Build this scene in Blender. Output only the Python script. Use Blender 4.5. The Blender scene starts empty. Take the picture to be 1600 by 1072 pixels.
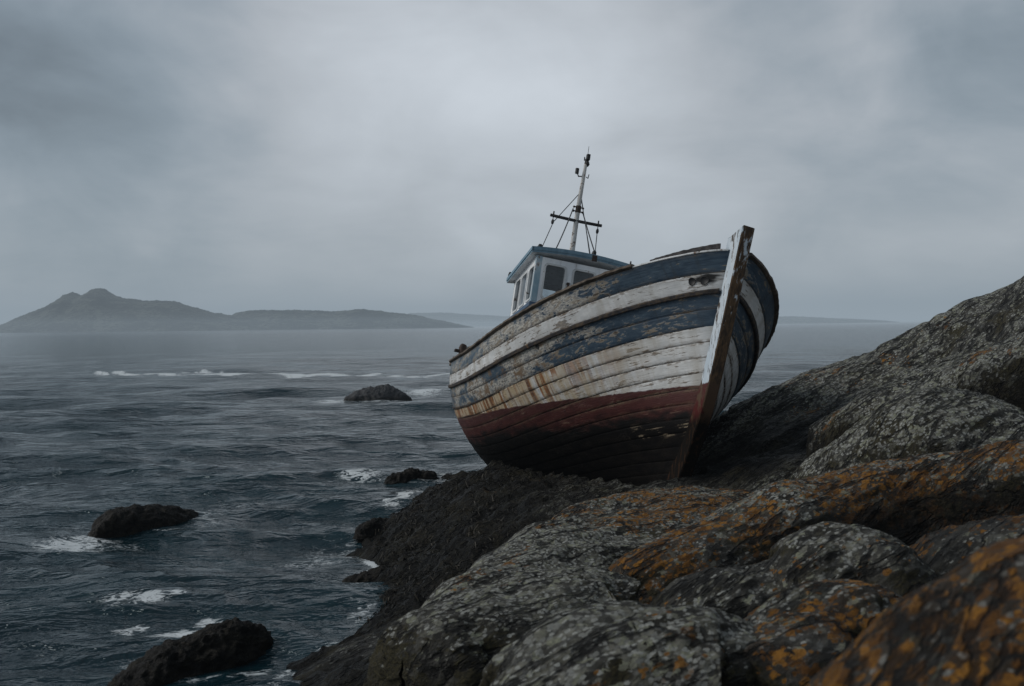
import bpy, math, random
import numpy as np
from mathutils import Matrix, Vector
random.seed(7); RNG = np.random.default_rng(11)
scene = bpy.context.scene
COL = scene.collection

# ------------------------------------------------------------------ helpers
def obj(name, me, mat=None, parent=None, label=None, cat=None, group=None, kind=None, loc=None):
    o = bpy.data.objects.new(name, me); COL.objects.link(o)
    if mat is not None and me is not None:
        for m in (mat if isinstance(mat, (list, tuple)) else [mat]): me.materials.append(m)
    if parent is not None: o.parent = parent
    if loc is not None: o.location = loc
    if label: o['label'] = label
    if cat: o['category'] = cat
    if group: o['group'] = group
    if kind: o['kind'] = kind
    return o

def mesh_np(name, V, Fq, smooth=True, mi=None):
    """V (n,3) float, Fq list of quads/tris arrays (all same width) -> mesh"""
    me = bpy.data.meshes.new(name)
    V = np.asarray(V, np.float32); Fq = np.asarray(Fq, np.int32)
    n, k = Fq.shape
    me.vertices.add(len(V)); me.vertices.foreach_set('co', V.ravel())
    me.loops.add(n*k); me.loops.foreach_set('vertex_index', Fq.ravel())
    me.polygons.add(n); me.polygons.foreach_set('loop_start', np.arange(0, n*k, k, dtype=np.int32))
    try: me.polygons.foreach_set('loop_total', np.full(n, k, np.int32))
    except Exception: pass
    me.polygons.foreach_set('use_smooth', np.full(n, smooth, bool))
    if mi is not None: me.polygons.foreach_set('material_index', np.asarray(mi, np.int32))
    me.update(); me.validate()
    return me

def grid_faces(a, b, off=0, closed_b=False):
    i = np.arange(a-1)[:, None]; j = np.arange(b if closed_b else b-1)[None]
    j2 = (j+1) % b
    return (np.stack([i*b+j, i*b+j2, (i+1)*b+j2, (i+1)*b+j], -1).reshape(-1, 4)) + off

def attr(me, name, typ, data):
    a = me.attributes.new(name, typ, 'POINT')
    a.data.foreach_set({'FLOAT': 'value', 'FLOAT_VECTOR': 'vector', 'FLOAT_COLOR': 'color'}[typ], np.asarray(data, np.float32).ravel())

class MB:
    """collects simple shapes into one mesh"""
    def __init__(s): s.v = []; s.f = []; s.m = []; s.sm = []
    def add(s, V, Fs, m=0, smooth=False):
        o = len(s.v); s.v += [tuple(map(float, q)) for q in V]
        for f in Fs: s.f.append([i+o for i in f]); s.m.append(m); s.sm.append(smooth)
        return s
    def box(s, lo, hi, m=0, M=None, ch=0.0):
        lo = np.array(lo, float); hi = np.array(hi, float)
        if ch > 0:   # chamfered box
            V = []; idx = {}
            for sx in (0, 1):
                for sy in (0, 1):
                    for sz in (0, 1):
                        c = np.array([hi[0] if sx else lo[0], hi[1] if sy else lo[1], hi[2] if sz else lo[2]])
                        d = np.array([-1 if sx else 1, -1 if sy else 1, -1 if sz else 1])*ch
                        for ax in range(3):
                            q = c+d; q[ax] = c[ax]; idx[(sx, sy, sz, ax)] = len(V); V.append(q)
            Fs = []
            for ax in range(3):
                o1, o2 = [a for a in range(3) if a != ax]
                for sd in (0, 1):
                    loop = []
                    for a, b in ((0, 0), (1, 0), (1, 1), (0, 1)):
                        k = [0, 0, 0]; k[ax] = sd; k[o1] = a; k[o2] = b; loop.append(idx[(*k, ax)])
                    Fs.append(loop)
                for a in (0, 1):
                    for b in (0, 1):
                        k0 = [0, 0, 0]; k1 = [0, 0, 0]; k0[o1] = k1[o1] = a; k0[o2] = k1[o2] = b; k1[ax] = 1
                        Fs.append([idx[(*k0, o1)], idx[(*k1, o1)], idx[(*k1, o2)], idx[(*k0, o2)]])
            for sx in (0, 1):
                for sy in (0, 1):
                    for sz in (0, 1): Fs.append([idx[(sx, sy, sz, a)] for a in range(3)])
        else:
            V = [np.array([(lo, hi)[i & 1][0], (lo, hi)[(i >> 1) & 1][1], (lo, hi)[(i >> 2) & 1][2]]) for i in range(8)]
            Fs = [[0, 2, 3, 1], [4, 5, 7, 6], [0, 1, 5, 4], [2, 6, 7, 3], [0, 4, 6, 2], [1, 3, 7, 5]]
        if M is not None: V = [M @ Vector(q) for q in V]
        return s.add(V, Fs, m)
    def tube(s, pts, rad, n=8, m=0, cap=True):
        P = [np.array(p, float) for p in pts]; k = len(P)
        R = [rad]*k if np.isscalar(rad) else list(rad)
        V = []; up = np.array([0.13, 0.2, 1.])
        for i in range(k):
            t = P[min(i+1, k-1)]-P[max(i-1, 0)]; t /= np.linalg.norm(t)+1e-9
            a = np.cross(t, up)
            if np.linalg.norm(a) < 0.1: a = np.cross(t, [1, 0.1, 0])
            a /= np.linalg.norm(a); b = np.cross(t, a)
            for j in range(n):
                w = 2*math.pi*j/n; V.append(P[i]+R[i]*(math.cos(w)*a+math.sin(w)*b))
        Fs = [[i*n+j, i*n+(j+1) % n, (i+1)*n+(j+1) % n, (i+1)*n+j] for i in range(k-1) for j in range(n)]
        s.add(V, Fs, m, True)
        if cap: s.add(V[:n], [list(range(n))[::-1]], m); s.add(V[-n:], [list(range(n))], m)
        return s
    def blob(s, c, r, m=0, nu=10, nv=7, jit=0.0):
        V = []; r = np.array([r]*3 if np.isscalar(r) else r, float)
        for i in range(nv+1):
            for j in range(nu):
                a = math.pi*i/nv; b = 2*math.pi*j/nu
                d = np.array([math.sin(a)*math.cos(b), math.sin(a)*math.sin(b), math.cos(a)])
                V.append(np.array(c)+d*r*(1+jit*(random.random()-.5)))
        Fs = [[i*nu+j, i*nu+(j+1) % nu, (i+1)*nu+(j+1) % nu, (i+1)*nu+j] for i in range(nv) for j in range(nu)]
        return s.add(V, Fs, m, True)
    def build(s, name, mat, parent=None, **kw):
        me = bpy.data.meshes.new(name); me.from_pydata(s.v, [], s.f)
        me.polygons.foreach_set('material_index', s.m); me.polygons.foreach_set('use_smooth', s.sm)
        me.update()
        import bmesh
        bm = bmesh.new(); bm.from_mesh(me); bmesh.ops.recalc_face_normals(bm, faces=bm.faces); bm.to_mesh(me); bm.free()
        return obj(name, me, mat, parent, **kw)

# numpy gradient noise ------------------------------------------------
_perm = np.random.default_rng(5).permutation(4096).astype(np.int64)
_grad = np.random.default_rng(6).normal(size=(4096, 3)); _grad /= np.linalg.norm(_grad, axis=1)[:, None]
def pnoise(P):
    P = np.asarray(P, float); I = np.floor(P).astype(np.int64); Fr = P-I
    W = Fr*Fr*Fr*(Fr*(Fr*6-15)+10); out = np.zeros(len(P))
    for dx in (0, 1):
        for dy in (0, 1):
            for dz in (0, 1):
                h = _perm[(_perm[(_perm[(I[:, 0]+dx) & 4095]+I[:, 1]+dy) & 4095]+I[:, 2]+dz) & 4095]
                g = _grad[h]
                d = g[:, 0]*(Fr[:, 0]-dx)+g[:, 1]*(Fr[:, 1]-dy)+g[:, 2]*(Fr[:, 2]-dz)
                w = (W[:, 0] if dx else 1-W[:, 0])*(W[:, 1] if dy else 1-W[:, 1])*(W[:, 2] if dz else 1-W[:, 2])
                out += w*d
    return out
def fbm(P, octv=4, gain=0.5, lac=2.03, ridged=False):
    P = np.asarray(P, float); o = np.zeros(len(P)); a = 1.0
    for k in range(octv):
        n = pnoise(P+17.3*k)
        o += a*((0.35-np.abs(n))*1.4 if ridged else n); a *= gain; P = P*lac
    return o

# ------------------------------------------------------------------ camera
F_PX = 1555.0; CAM_H = 3.0
_pit = math.atan(28/F_PX); _roll = -0.0105
_r0 = np.array([1., 0, 0]); FW = np.array([0, math.cos(_pit), -math.sin(_pit)]); _u0 = np.cross(_r0, FW)
RT = math.cos(_roll)*_r0+math.sin(_roll)*_u0; UP = -math.sin(_roll)*_r0+math.cos(_roll)*_u0
cd = bpy.data.cameras.new('camera'); cam = bpy.data.objects.new('camera', cd); COL.objects.link(cam)
cam.matrix_world = Matrix(((RT[0], UP[0], -FW[0], 0), (RT[1], UP[1], -FW[1], 0), (RT[2], UP[2], -FW[2], CAM_H), (0, 0, 0, 1)))
cd.sensor_width = 36; cd.lens = F_PX*36/1600; cd.clip_start = 0.1; cd.clip_end = 20000
cd.dof.use_dof = True; cd.dof.focus_distance = 14.0; cd.dof.aperture_fstop = 3.2
scene.camera = cam
def ray(px, py): return FW+((px-800)/F_PX)*RT+((536-py)/F_PX)*UP
def at(px, py, Y):            # a measured photo point at distance Y in front
    d = ray(px, py); return np.array([0, 0, CAM_H])+d*(Y/d[1])
def sea(px, py, z=0.0):       # a measured photo point on the water
    d = ray(px, py); return np.array([0, 0, CAM_H])+d*((z-CAM_H)/d[2])

# ------------------------------------------------------------------ node helper
class NT:
    def __init__(s, name, disp=False):
        s.mat = bpy.data.materials.new(name); s.mat.use_nodes = True
        s.t = s.mat.node_tree; s.t.nodes.clear(); s.out = s.t.nodes.new('ShaderNodeOutputMaterial')
    def n(s, typ, **kw):
        x = s.t.nodes.new(typ)
        for k, v in kw.items(): setattr(x, k, v)
        return x
    def put(s, sock, v):
        if v is None: return
        if hasattr(v, 'links') or isinstance(v, bpy.types.NodeSocket): s.t.links.new(v, sock)
        else:
            if sock.type == 'RGBA' and len(v) == 3: v = (*v, 1)
            sock.default_value = v
    def m(s, op, a, b=None, c=None, clamp=False):
        x = s.n('ShaderNodeMath', operation=op, use_clamp=clamp); s.put(x.inputs[0], a); s.put(x.inputs[1], b); s.put(x.inputs[2], c); return x.outputs[0]
    def add(s, *a):
        o = a[0]
        for q in a[1:]: o = s.m('ADD', o, q)
        return o
    def mul(s, *a):
        o = a[0]
        for q in a[1:]: o = s.m('MULTIPLY', o, q)
        return o
    def inv(s, a): return s.m('SUBTRACT', 1.0, a)
    def mx(s, a, b): return s.m('MAXIMUM', a, b)
    def step(s, v, a, b, lo=0., hi=1., smooth=True):
        x = s.n('ShaderNodeMapRange', interpolation_type='SMOOTHSTEP' if smooth else 'LINEAR'); x.clamp = True
        s.put(x.inputs['Value'], v)
        for i, q in zip(('From Min', 'From Max', 'To Min', 'To Max'), (a, b, lo, hi)): s.put(x.inputs[i], q)
        return x.outputs[0]
    def noise(s, vec, scale=1., detail=4., rough=.5, dist=0., lac=2.0, color=False):
        x = s.n('ShaderNodeTexNoise'); s.put(x.inputs['Vector'], vec); s.put(x.inputs['Scale'], scale); s.put(x.inputs['Detail'], detail)
        s.put(x.inputs['Roughness'], rough); s.put(x.inputs['Distortion'], dist); s.put(x.inputs['Lacunarity'], lac)
        return x.outputs['Color' if color else 'Fac']
    def vorc(s, vec, scale=1.):
        x = s.n('ShaderNodeTexVoronoi', feature='F1'); s.put(x.inputs['Vector'], vec); s.put(x.inputs['Scale'], scale); q = s.n('ShaderNodeSeparateColor'); s.put(q.inputs[0], x.outputs['Color'])
        return x.outputs['Distance'], q.outputs
    def voro(s, vec, scale=1., feature='F1', rnd=1.0):
        x = s.n('ShaderNodeTexVoronoi', feature=feature); s.put(x.inputs['Vector'], vec); s.put(x.inputs['Scale'], scale); s.put(x.inputs['Randomness'], rnd)
        return x.outputs['Distance']
    def mix(s, f, a, b):
        x = s.n('ShaderNodeMix', data_type='RGBA'); s.put(x.inputs[0], f); s.put(x.inputs[6], a); s.put(x.inputs[7], b); return x.outputs[2]
    def comb(s, x, y, z):
        q = s.n('ShaderNodeCombineXYZ'); s.put(q.inputs[0], x); s.put(q.inputs[1], y); s.put(q.inputs[2], z); return q.outputs[0]
    def sep(s, v):
        q = s.n('ShaderNodeSeparateXYZ'); s.put(q.inputs[0], v); return q.outputs
    def vm(s, op, a, b=None):
        q = s.n('ShaderNodeVectorMath', operation=op); s.put(q.inputs[0], a); s.put(q.inputs[1], b)
        return q.outputs['Value'] if op in ('DOT_PRODUCT', 'LENGTH') else q.outputs[0]
    def attr(s, name, out='Vector'):
        q = s.n('ShaderNodeAttribute', attribute_name=name); return q.outputs[out]
    def pos(s): return s.n('ShaderNodeNewGeometry').outputs['Position']
    def nrm(s): return s.n('ShaderNodeNewGeometry').outputs['Normal']
    def objco(s): return s.n('ShaderNodeTexCoord').outputs['Object']
    def bump(s, h, strength=.5, dist=.02, normal=None):
        q = s.n('ShaderNodeBump'); s.put(q.inputs['Strength'], strength); s.put(q.inputs['Distance'], dist); s.put(q.inputs['Height'], h); s.put(q.inputs['Normal'], normal); return q.outputs[0]
    def bsdf(s, col, rough=.6, normal=None, spec=.5, metal=0., **kw):
        q = s.n('ShaderNodeBsdfPrincipled'); s.put(q.inputs['Base Color'], col); s.put(q.inputs['Roughness'], rough); s.put(q.inputs['Normal'], normal)
        s.put(q.inputs['Specular IOR Level'], spec); s.put(q.inputs['Metallic'], metal)
        for k, v in kw.items(): s.put(q.inputs[k], v)
        return q.outputs[0]
    def done(s, sh, where='Surface'):
        s.t.links.new(sh, s.out.inputs[where]); return s.mat

# ------------------------------------------------------------------ materials
def mat_hull():
    s = NT('weathered_hull_paint')
    hc = s.attr('hc'); L, V, S = s.sep(hc); wl = s.attr('wl', 'Fac')
    vec = s.comb(L, s.mul(S, 2.6), 0.0)
    big = s.noise(vec, .75, 6, .6, .4)
    med = s.noise(vec, 3.3, 7, .62, .3)
    fine = s.noise(vec, 13., 5, .6)
    grain = s.noise(s.comb(s.mul(L, 2.0), s.mul(S, 45.), 3.), 1.0, 5, .6)
    vert = s.noise(s.comb(s.mul(L, 5.5), s.mul(S, .75), 7.), 1.0, 5, .6, .25)
    vert2 = s.noise(s.comb(s.mul(L, 16.), s.mul(S, 1.6), 2.), 1.0, 4, .6, .2)
    aft = s.step(L, -1.2, -6.0)
    Vn = s.add(V, s.mul(s.m('SUBTRACT', fine, .5), .22))
    wn = s.add(wl, s.mul(s.m('SUBTRACT', med, .5), .035), s.mul(s.m('SUBTRACT', fine, .5), .03))
    up1 = s.m('LESS_THAN', Vn, 1.0); up2 = s.mul(s.m('GREATER_THAN', Vn, 2.0), s.m('LESS_THAN', Vn, 4.0))
    blue = s.m('ADD', up1, up2, clamp=True)
    # blue paint: navy at the bow, faded slate further aft
    bcol = s.mix(s.step(s.add(s.mul(med, .6), s.mul(fine, .4)), .36, .66), (.016, .036, .062), (.058, .094, .128))
    bcol = s.mix(s.mul(aft, s.step(s.add(s.mul(big, .5), s.mul(med, .5)), .36, .60), .85), bcol, (.135, .175, .198))
    bcol = s.mix(s.mul(s.step(vert2, .52, .68), .45), bcol, (.022, .030, .038))
    pz = s.mul(s.step(L, -.1, -1.6), s.step(L, -8.0, -4.6, .25, 1.), s.step(V, .3, 2.2, .6, 1.))
    dens = s.add(s.mul(s.step(big, .38, .60), s.add(.44, s.mul(pz, .62))), s.mul(pz, .25))
    bp = s.step(s.add(s.mul(med, .48), s.mul(fine, .42), s.mul(vert2, .10), s.mul(dens, .17)), .578, .618)
    under = s.mix(s.step(fine, .40, .60), (.44, .425, .375), (.16, .165, .17))
    under = s.mix(s.step(med, .50, .62), under, (.20, .172, .135)); under = s.mix(s.step(s.add(s.mul(grain, .6), s.mul(vert2, .4)), .53, .62), under, (.045, .034, .025))
    bcol = s.mix(bp, bcol, under)
    # white paint, dirty
    wcol = s.mix(s.step(med, .3, .7), (.47, .485, .49), (.67, .68, .68))
    wcol = s.mix(s.mul(s.step(vert, .42, .70), .5), wcol, (.30, .275, .23))
    wcol = s.mix(s.mul(s.step(big, .45, .65), .35), wcol, (.33, .335, .33))
    wpeel = s.add(s.mul(big, .25), s.mul(med, .35), s.mul(grain, .30), s.mul(fine, .12))
    wp = s.step(s.add(wpeel, s.mul(s.m('LESS_THAN', V, 2.1), .014)), .545, .58)
    wcol = s.mix(s.mul(wp, .8), wcol, s.mix(s.step(fine, .35, .65), (.20, .155, .105), (.07, .055, .042)))
    fr0 = s.m('FRACT', V)
    tick = s.mul(s.step(vert2, .555, .62), s.step(fr0, .45, .95), s.step(L, -1.5, -4.5, .25, 1.), s.step(med, .42, .55))
    wcol = s.mix(s.mul(tick, .8), wcol, (.060, .045, .034))
    # cream and rust staining of the lower white strakes, strongest aft and amidships
    low = s.m('GREATER_THAN', V, 3.95)
    zone = s.mul(low, s.step(L, -.2, -2.4))
    cream = s.mul(zone, s.step(s.add(vert, s.mul(aft, .16), s.mul(s.step(V, 4., 7.5), -.06)), .38, .62))
    wcol = s.mix(s.mul(low, s.step(L, 1.2, -2.), s.step(s.add(s.mul(big, .6), s.mul(vert, .4)), .40, .60), .55), wcol, (.38, .32, .225))
    wcol = s.mix(s.mul(cream, .72), wcol, (.43, .325, .185))
    ln = s.noise(s.comb(s.mul(L, 1.9), 4., 0.), 1., 2, .5); leng = s.add(.6, s.mul(s.step(ln, .3, .7), 5.0))
    tail = s.step(s.m('SUBTRACT', V, 4.0), leng, s.mul(leng, .35))
    r1 = s.mul(s.step(s.noise(s.comb(s.add(s.mul(L, 6.2), s.mul(S, .8)), s.mul(S, .5), 17.), 1., 4, .6, .25), .515, .575), tail)
    r2 = s.mul(s.step(s.noise(s.comb(s.add(s.mul(L, 15.), s.mul(S, 1.4)), s.mul(S, 1.3), 23.), 1., 4, .6, .2), .53, .60), s.add(.25, s.mul(aft, .75)), s.step(V, 9., 5., .3, 1.))
    rust = s.mul(zone, s.m('MAXIMUM', r1, r2), s.step(fine, .25, .48, .45, 1.))
    wcol = s.mix(s.mul(rust, .93), wcol, s.mix(s.step(vert2, .36, .62), (.27, .098, .018), (.085, .030, .010)))
    col = s.mix(blue, wcol, bcol)
    # rust weeping through the blue amidships
    br = s.mul(up2, s.step(L, -.8, -2.2), s.step(s.add(s.mul(vert, .6), s.mul(med, .5)), .58, .68))
    col = s.mix(s.mul(br, .8), col, (.13, .075, .035))
    # red boot-top and black bottom
    rcol = s.mix(s.step(med, .3, .75), (.050, .012, .011), (.074, .020, .016))
    rcol = s.mix(s.mul(s.step(vert2, .55, .75), .6), rcol, (.035, .014, .012))
    rp = s.step(s.add(s.mul(big, .3), s.mul(med, .4), s.mul(grain, .4)), .635, .66)
    rcol = s.mix(s.mul(rp, .8), rcol, (.17, .11, .08))
    kcol = s.mix(s.step(med, .35, .7), (.0035, .003, .003), (.008, .0065, .0055))
    kcol = s.mix(s.step(s.add(s.mul(med, .5), s.mul(grain, .45)), .62, .68), kcol, (.022, .013, .010))
    red = s.step(wn, .010, -.004)
    blk = s.step(s.add(wl, s.mul(s.m('SUBTRACT', big, .5), .34), s.mul(s.m('SUBTRACT', med, .5), .28), s.mul(s.step(L, -4., -9.), .12)), -.17, -.36)
    col = s.mix(red, col, s.mix(blk, rcol, kcol))
    # white scuffs at the red/black edge close to the stem
    sc = s.mul(s.step(L, -1.3, -.6), s.step(wl, -.58, -.50), s.step(wl, -.34, -.42), s.step(s.add(s.mul(med, .6), s.mul(grain, .5)), .595, .65))
    col = s.mix(s.mul(sc, .55), col, (.36, .29, .20))
    # seams: dark, broken, with stained edges
    fr = s.m('FRACT', V); dv = s.m('MINIMUM', fr, s.inv(fr))
    sw = s.add(.018, s.mul(s.m('SUBTRACT', med, .45), .10))
    seam = s.step(dv, sw, s.mul(sw, .35))
    halo = s.mul(s.step(dv, .30, .03), s.step(fine, .38, .58), s.step(med, .36, .56), .85)
    keepl = s.step(wl, -.40, -.05, .0, 1.)
    col = s.mix(s.mul(halo, keepl, s.inv(s.mul(blue, .6))), col, (.115, .078, .046))
    col = s.mix(s.mul(seam, .9, s.step(wl, -.25, .0, .45, 1.)), col, (.018, .013, .010))
    # plank butts / frame lines aft
    bx = s.m('FRACT', s.add(s.mul(L, 2.9), s.mul(s.m('FLOOR', V), .37)))
    butt = s.mul(s.step(s.m('ABSOLUTE', s.m('SUBTRACT', bx, .5)), .030, .010), s.step(L, -3.5, -6.0), s.m('GREATER_THAN', s.noise(s.comb(s.m('FLOOR', s.mul(L, 2.9)), s.m('FLOOR', V), 0), 3.1, 0), .42), s.step(wl, -.1, .05))
    col = s.mix(s.mul(butt, .8), col, (.035, .028, .022))
    # dark chips
    chip = s.step(s.noise(s.comb(s.mul(L, 1.3), s.mul(S, 2.2), 11.), 5.2, 3, .55, .6), .70, .735)
    col = s.mix(s.mul(chip, .85, s.step(wl, -.2, 0.)), col, (.032, .026, .022))
    # soot round the hawse holes
    hs = s.m('LESS_THAN', L, 20.)
    dl = s.m('SUBTRACT', L, HAWSE_X); dsv = s.m('SUBTRACT', S, HAWSE_S)
    rr = s.m('SQRT', s.add(s.mul(dl, dl, .8), s.mul(dsv, dsv, 2.)))
    soot = s.mul(hs, s.step(s.add(rr, s.mul(s.m('SUBTRACT', med, .5), .25)), .12, .06))
    col = s.mix(soot, col, (.008, .008, .008))
    height = s.add(s.mul(bp, blue, -.5), s.mul(wp, s.inv(blue), -.5), s.mul(grain, .45), s.mul(fine, .25), s.mul(seam, -1.0))
    rough = s.step(fine, .2, .8, .5, .8)
    return s.done(s.bsdf(col, rough, s.bump(height, .6, .014), s.mul(s.step(wl, -.55, .05, .04, .35))))

def mat_paint(name, c1, c2, peel=(.14, .10, .07), amt=.62, rust=True, rough=.6, sc=1.):
    s = NT(name); p = s.objco(); x, y, z = s.sep(p)
    a = s.noise(p, 2.2*sc, 6, .62, .3); b = s.noise(p, 9.*sc, 6, .62); c = s.noise(s.comb(s.mul(x, 14.), s.mul(y, 14.), s.mul(z, 1.8)), 1.*sc, 4, .6)
    col = s.mix(s.step(a, .35, .65), c1, c2)
    col = s.mix(s.mul(s.step(c, .48, .75), .55), col, tuple(q*.55 for q in c1))
    pl = s.step(s.add(s.mul(a, .5), s.mul(b, .5)), amt-.02, amt+.02)
    col = s.mix(pl, col, s.mix(s.step(b, .5, .68), peel, (.05, .035, .025)))
    if rust: col = s.mix(s.mul(s.step(s.add(s.mul(c, .7), s.mul(a, .3)), .60, .70), .75), col, (.16, .075, .03))
    h = s.add(s.mul(pl, -.6), s.mul(b, .35))
    return s.done(s.bsdf(col, rough, s.bump(h, .45, .008), .4))

def mat_stem():
    s = NT('stem_paint'); p = s.objco(); x, y, z = s.sep(p)
    vec = s.comb(s.mul(x, 4.), s.mul(y, 4.), s.mul(z, 1.1))
    a = s.noise(vec, 1.6, 6, .62, .4); b = s.noise(vec, 6., 6, .62, .2); g = s.noise(s.comb(s.mul(x, 40.), s.mul(y, 40.), s.mul(z, 2.)), 1., 4)
    col = s.mix(s.step(a, .3, .7), (.40, .47, .53), (.56, .61, .65))
    ny = s.sep(s.n('ShaderNodeTexCoord').outputs['Normal'])[0]
    front = s.step(ny, .45, .7)
    wear = s.add(s.mul(a, .5), s.mul(b, .5), s.mul(front, .13), s.mul(s.step(z, 2.2, .8), .06))
    pl = s.step(wear, .535, .59)
    wood = s.mix(s.step(b, .35, .65), (.115, .068, .034), (.042, .028, .018)); wood = s.mix(s.step(g, .5, .7), wood, (.03, .022, .016))
    col = s.mix(pl, col, wood)
    zn = s.add(z, s.mul(s.m('SUBTRACT', b, .5), .05))
    col = s.mix(s.step(zn, 1.15, 1.13), col, s.mix(pl, (.062, .012, .011), (.075, .045, .028)))
    col = s.mix(s.step(s.add(zn, s.mul(a, .1)), .90, .72), col, s.mix(s.step(b, .5, .65), (.008, .0065, .0055), (.03, .016, .009)))
    return s.done(s.bsdf(col, .75, s.bump(s.add(s.mul(pl, -.6), s.mul(b, .4), s.mul(g, .3)), .6, .012), s.step(z, .7, 1.2, .03, .3)))

def mat_wood(name, c1, c2, axis=0):
    s = NT(name); p = s.objco(); x, y, z = s.sep(p)
    k = [26., 26., 26.]; k[axis] = 1.6
    g = s.noise(s.comb(s.mul(x, k[0]), s.mul(y, k[1]), s.mul(z, k[2])), 1., 5, .6, .3); a = s.noise(p, 3., 6, .65)
    col = s.mix(s.step(g, .35, .7), c1, c2); col = s.mix(s.mul(s.step(a, .5, .62), .7), col, tuple(q*.45 for q in c1))
    col = s.mix(s.mul(s.step(a, .63, .68), .7), col, (.16, .10, .055))
    return s.done(s.bsdf(col, .8, s.bump(s.add(g, a), .6, .012), .25))

def mat_simple(name, c, rough=.6, metal=0., var=.4, scale=14.):
    s = NT(name); a = s.noise(s.objco(), scale, 5, .6)
    col = s.mix(s.step(a, .35, .7), tuple(q*(1-var) for q in c), tuple(min(1, q*(1+var)) for q in c))
    return s.done(s.bsdf(col, rough, s.bump(a, .3, .006), .4, metal))

def mat_glass():
    s = NT('window_glass'); a = s.noise(s.objco(), 5., 5, .6)
    tr = s.n('ShaderNodeBsdfTransparent'); s.put(tr.inputs[0], (.72, .77, .80))
    gl = s.n('ShaderNodeBsdfGlossy'); s.put(gl.inputs['Color'], (.75, .8, .85)); s.put(gl.inputs['Roughness'], s.step(a, .3, .7, .02, .16))
    df = s.n('ShaderNodeBsdfDiffuse'); s.put(df.inputs[0], (.12, .13, .135))
    fr = s.n('ShaderNodeFresnel'); fr.inputs[0].default_value = 1.5
    m1 = s.n('ShaderNodeMixShader'); s.put(m1.inputs[0], s.step(a, .4, .75, .03, .25)); s.t.links.new(tr.outputs[0], m1.inputs[1]); s.t.links.new(df.outputs[0], m1.inputs[2])
    m2 = s.n('ShaderNodeMixShader'); s.put(m2.inputs[0], fr.outputs[0]); s.t.links.new(m1.outputs[0], m2.inputs[1]); s.t.links.new(gl.outputs[0], m2.inputs[2])
    return s.done(m2.outputs[0])

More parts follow.
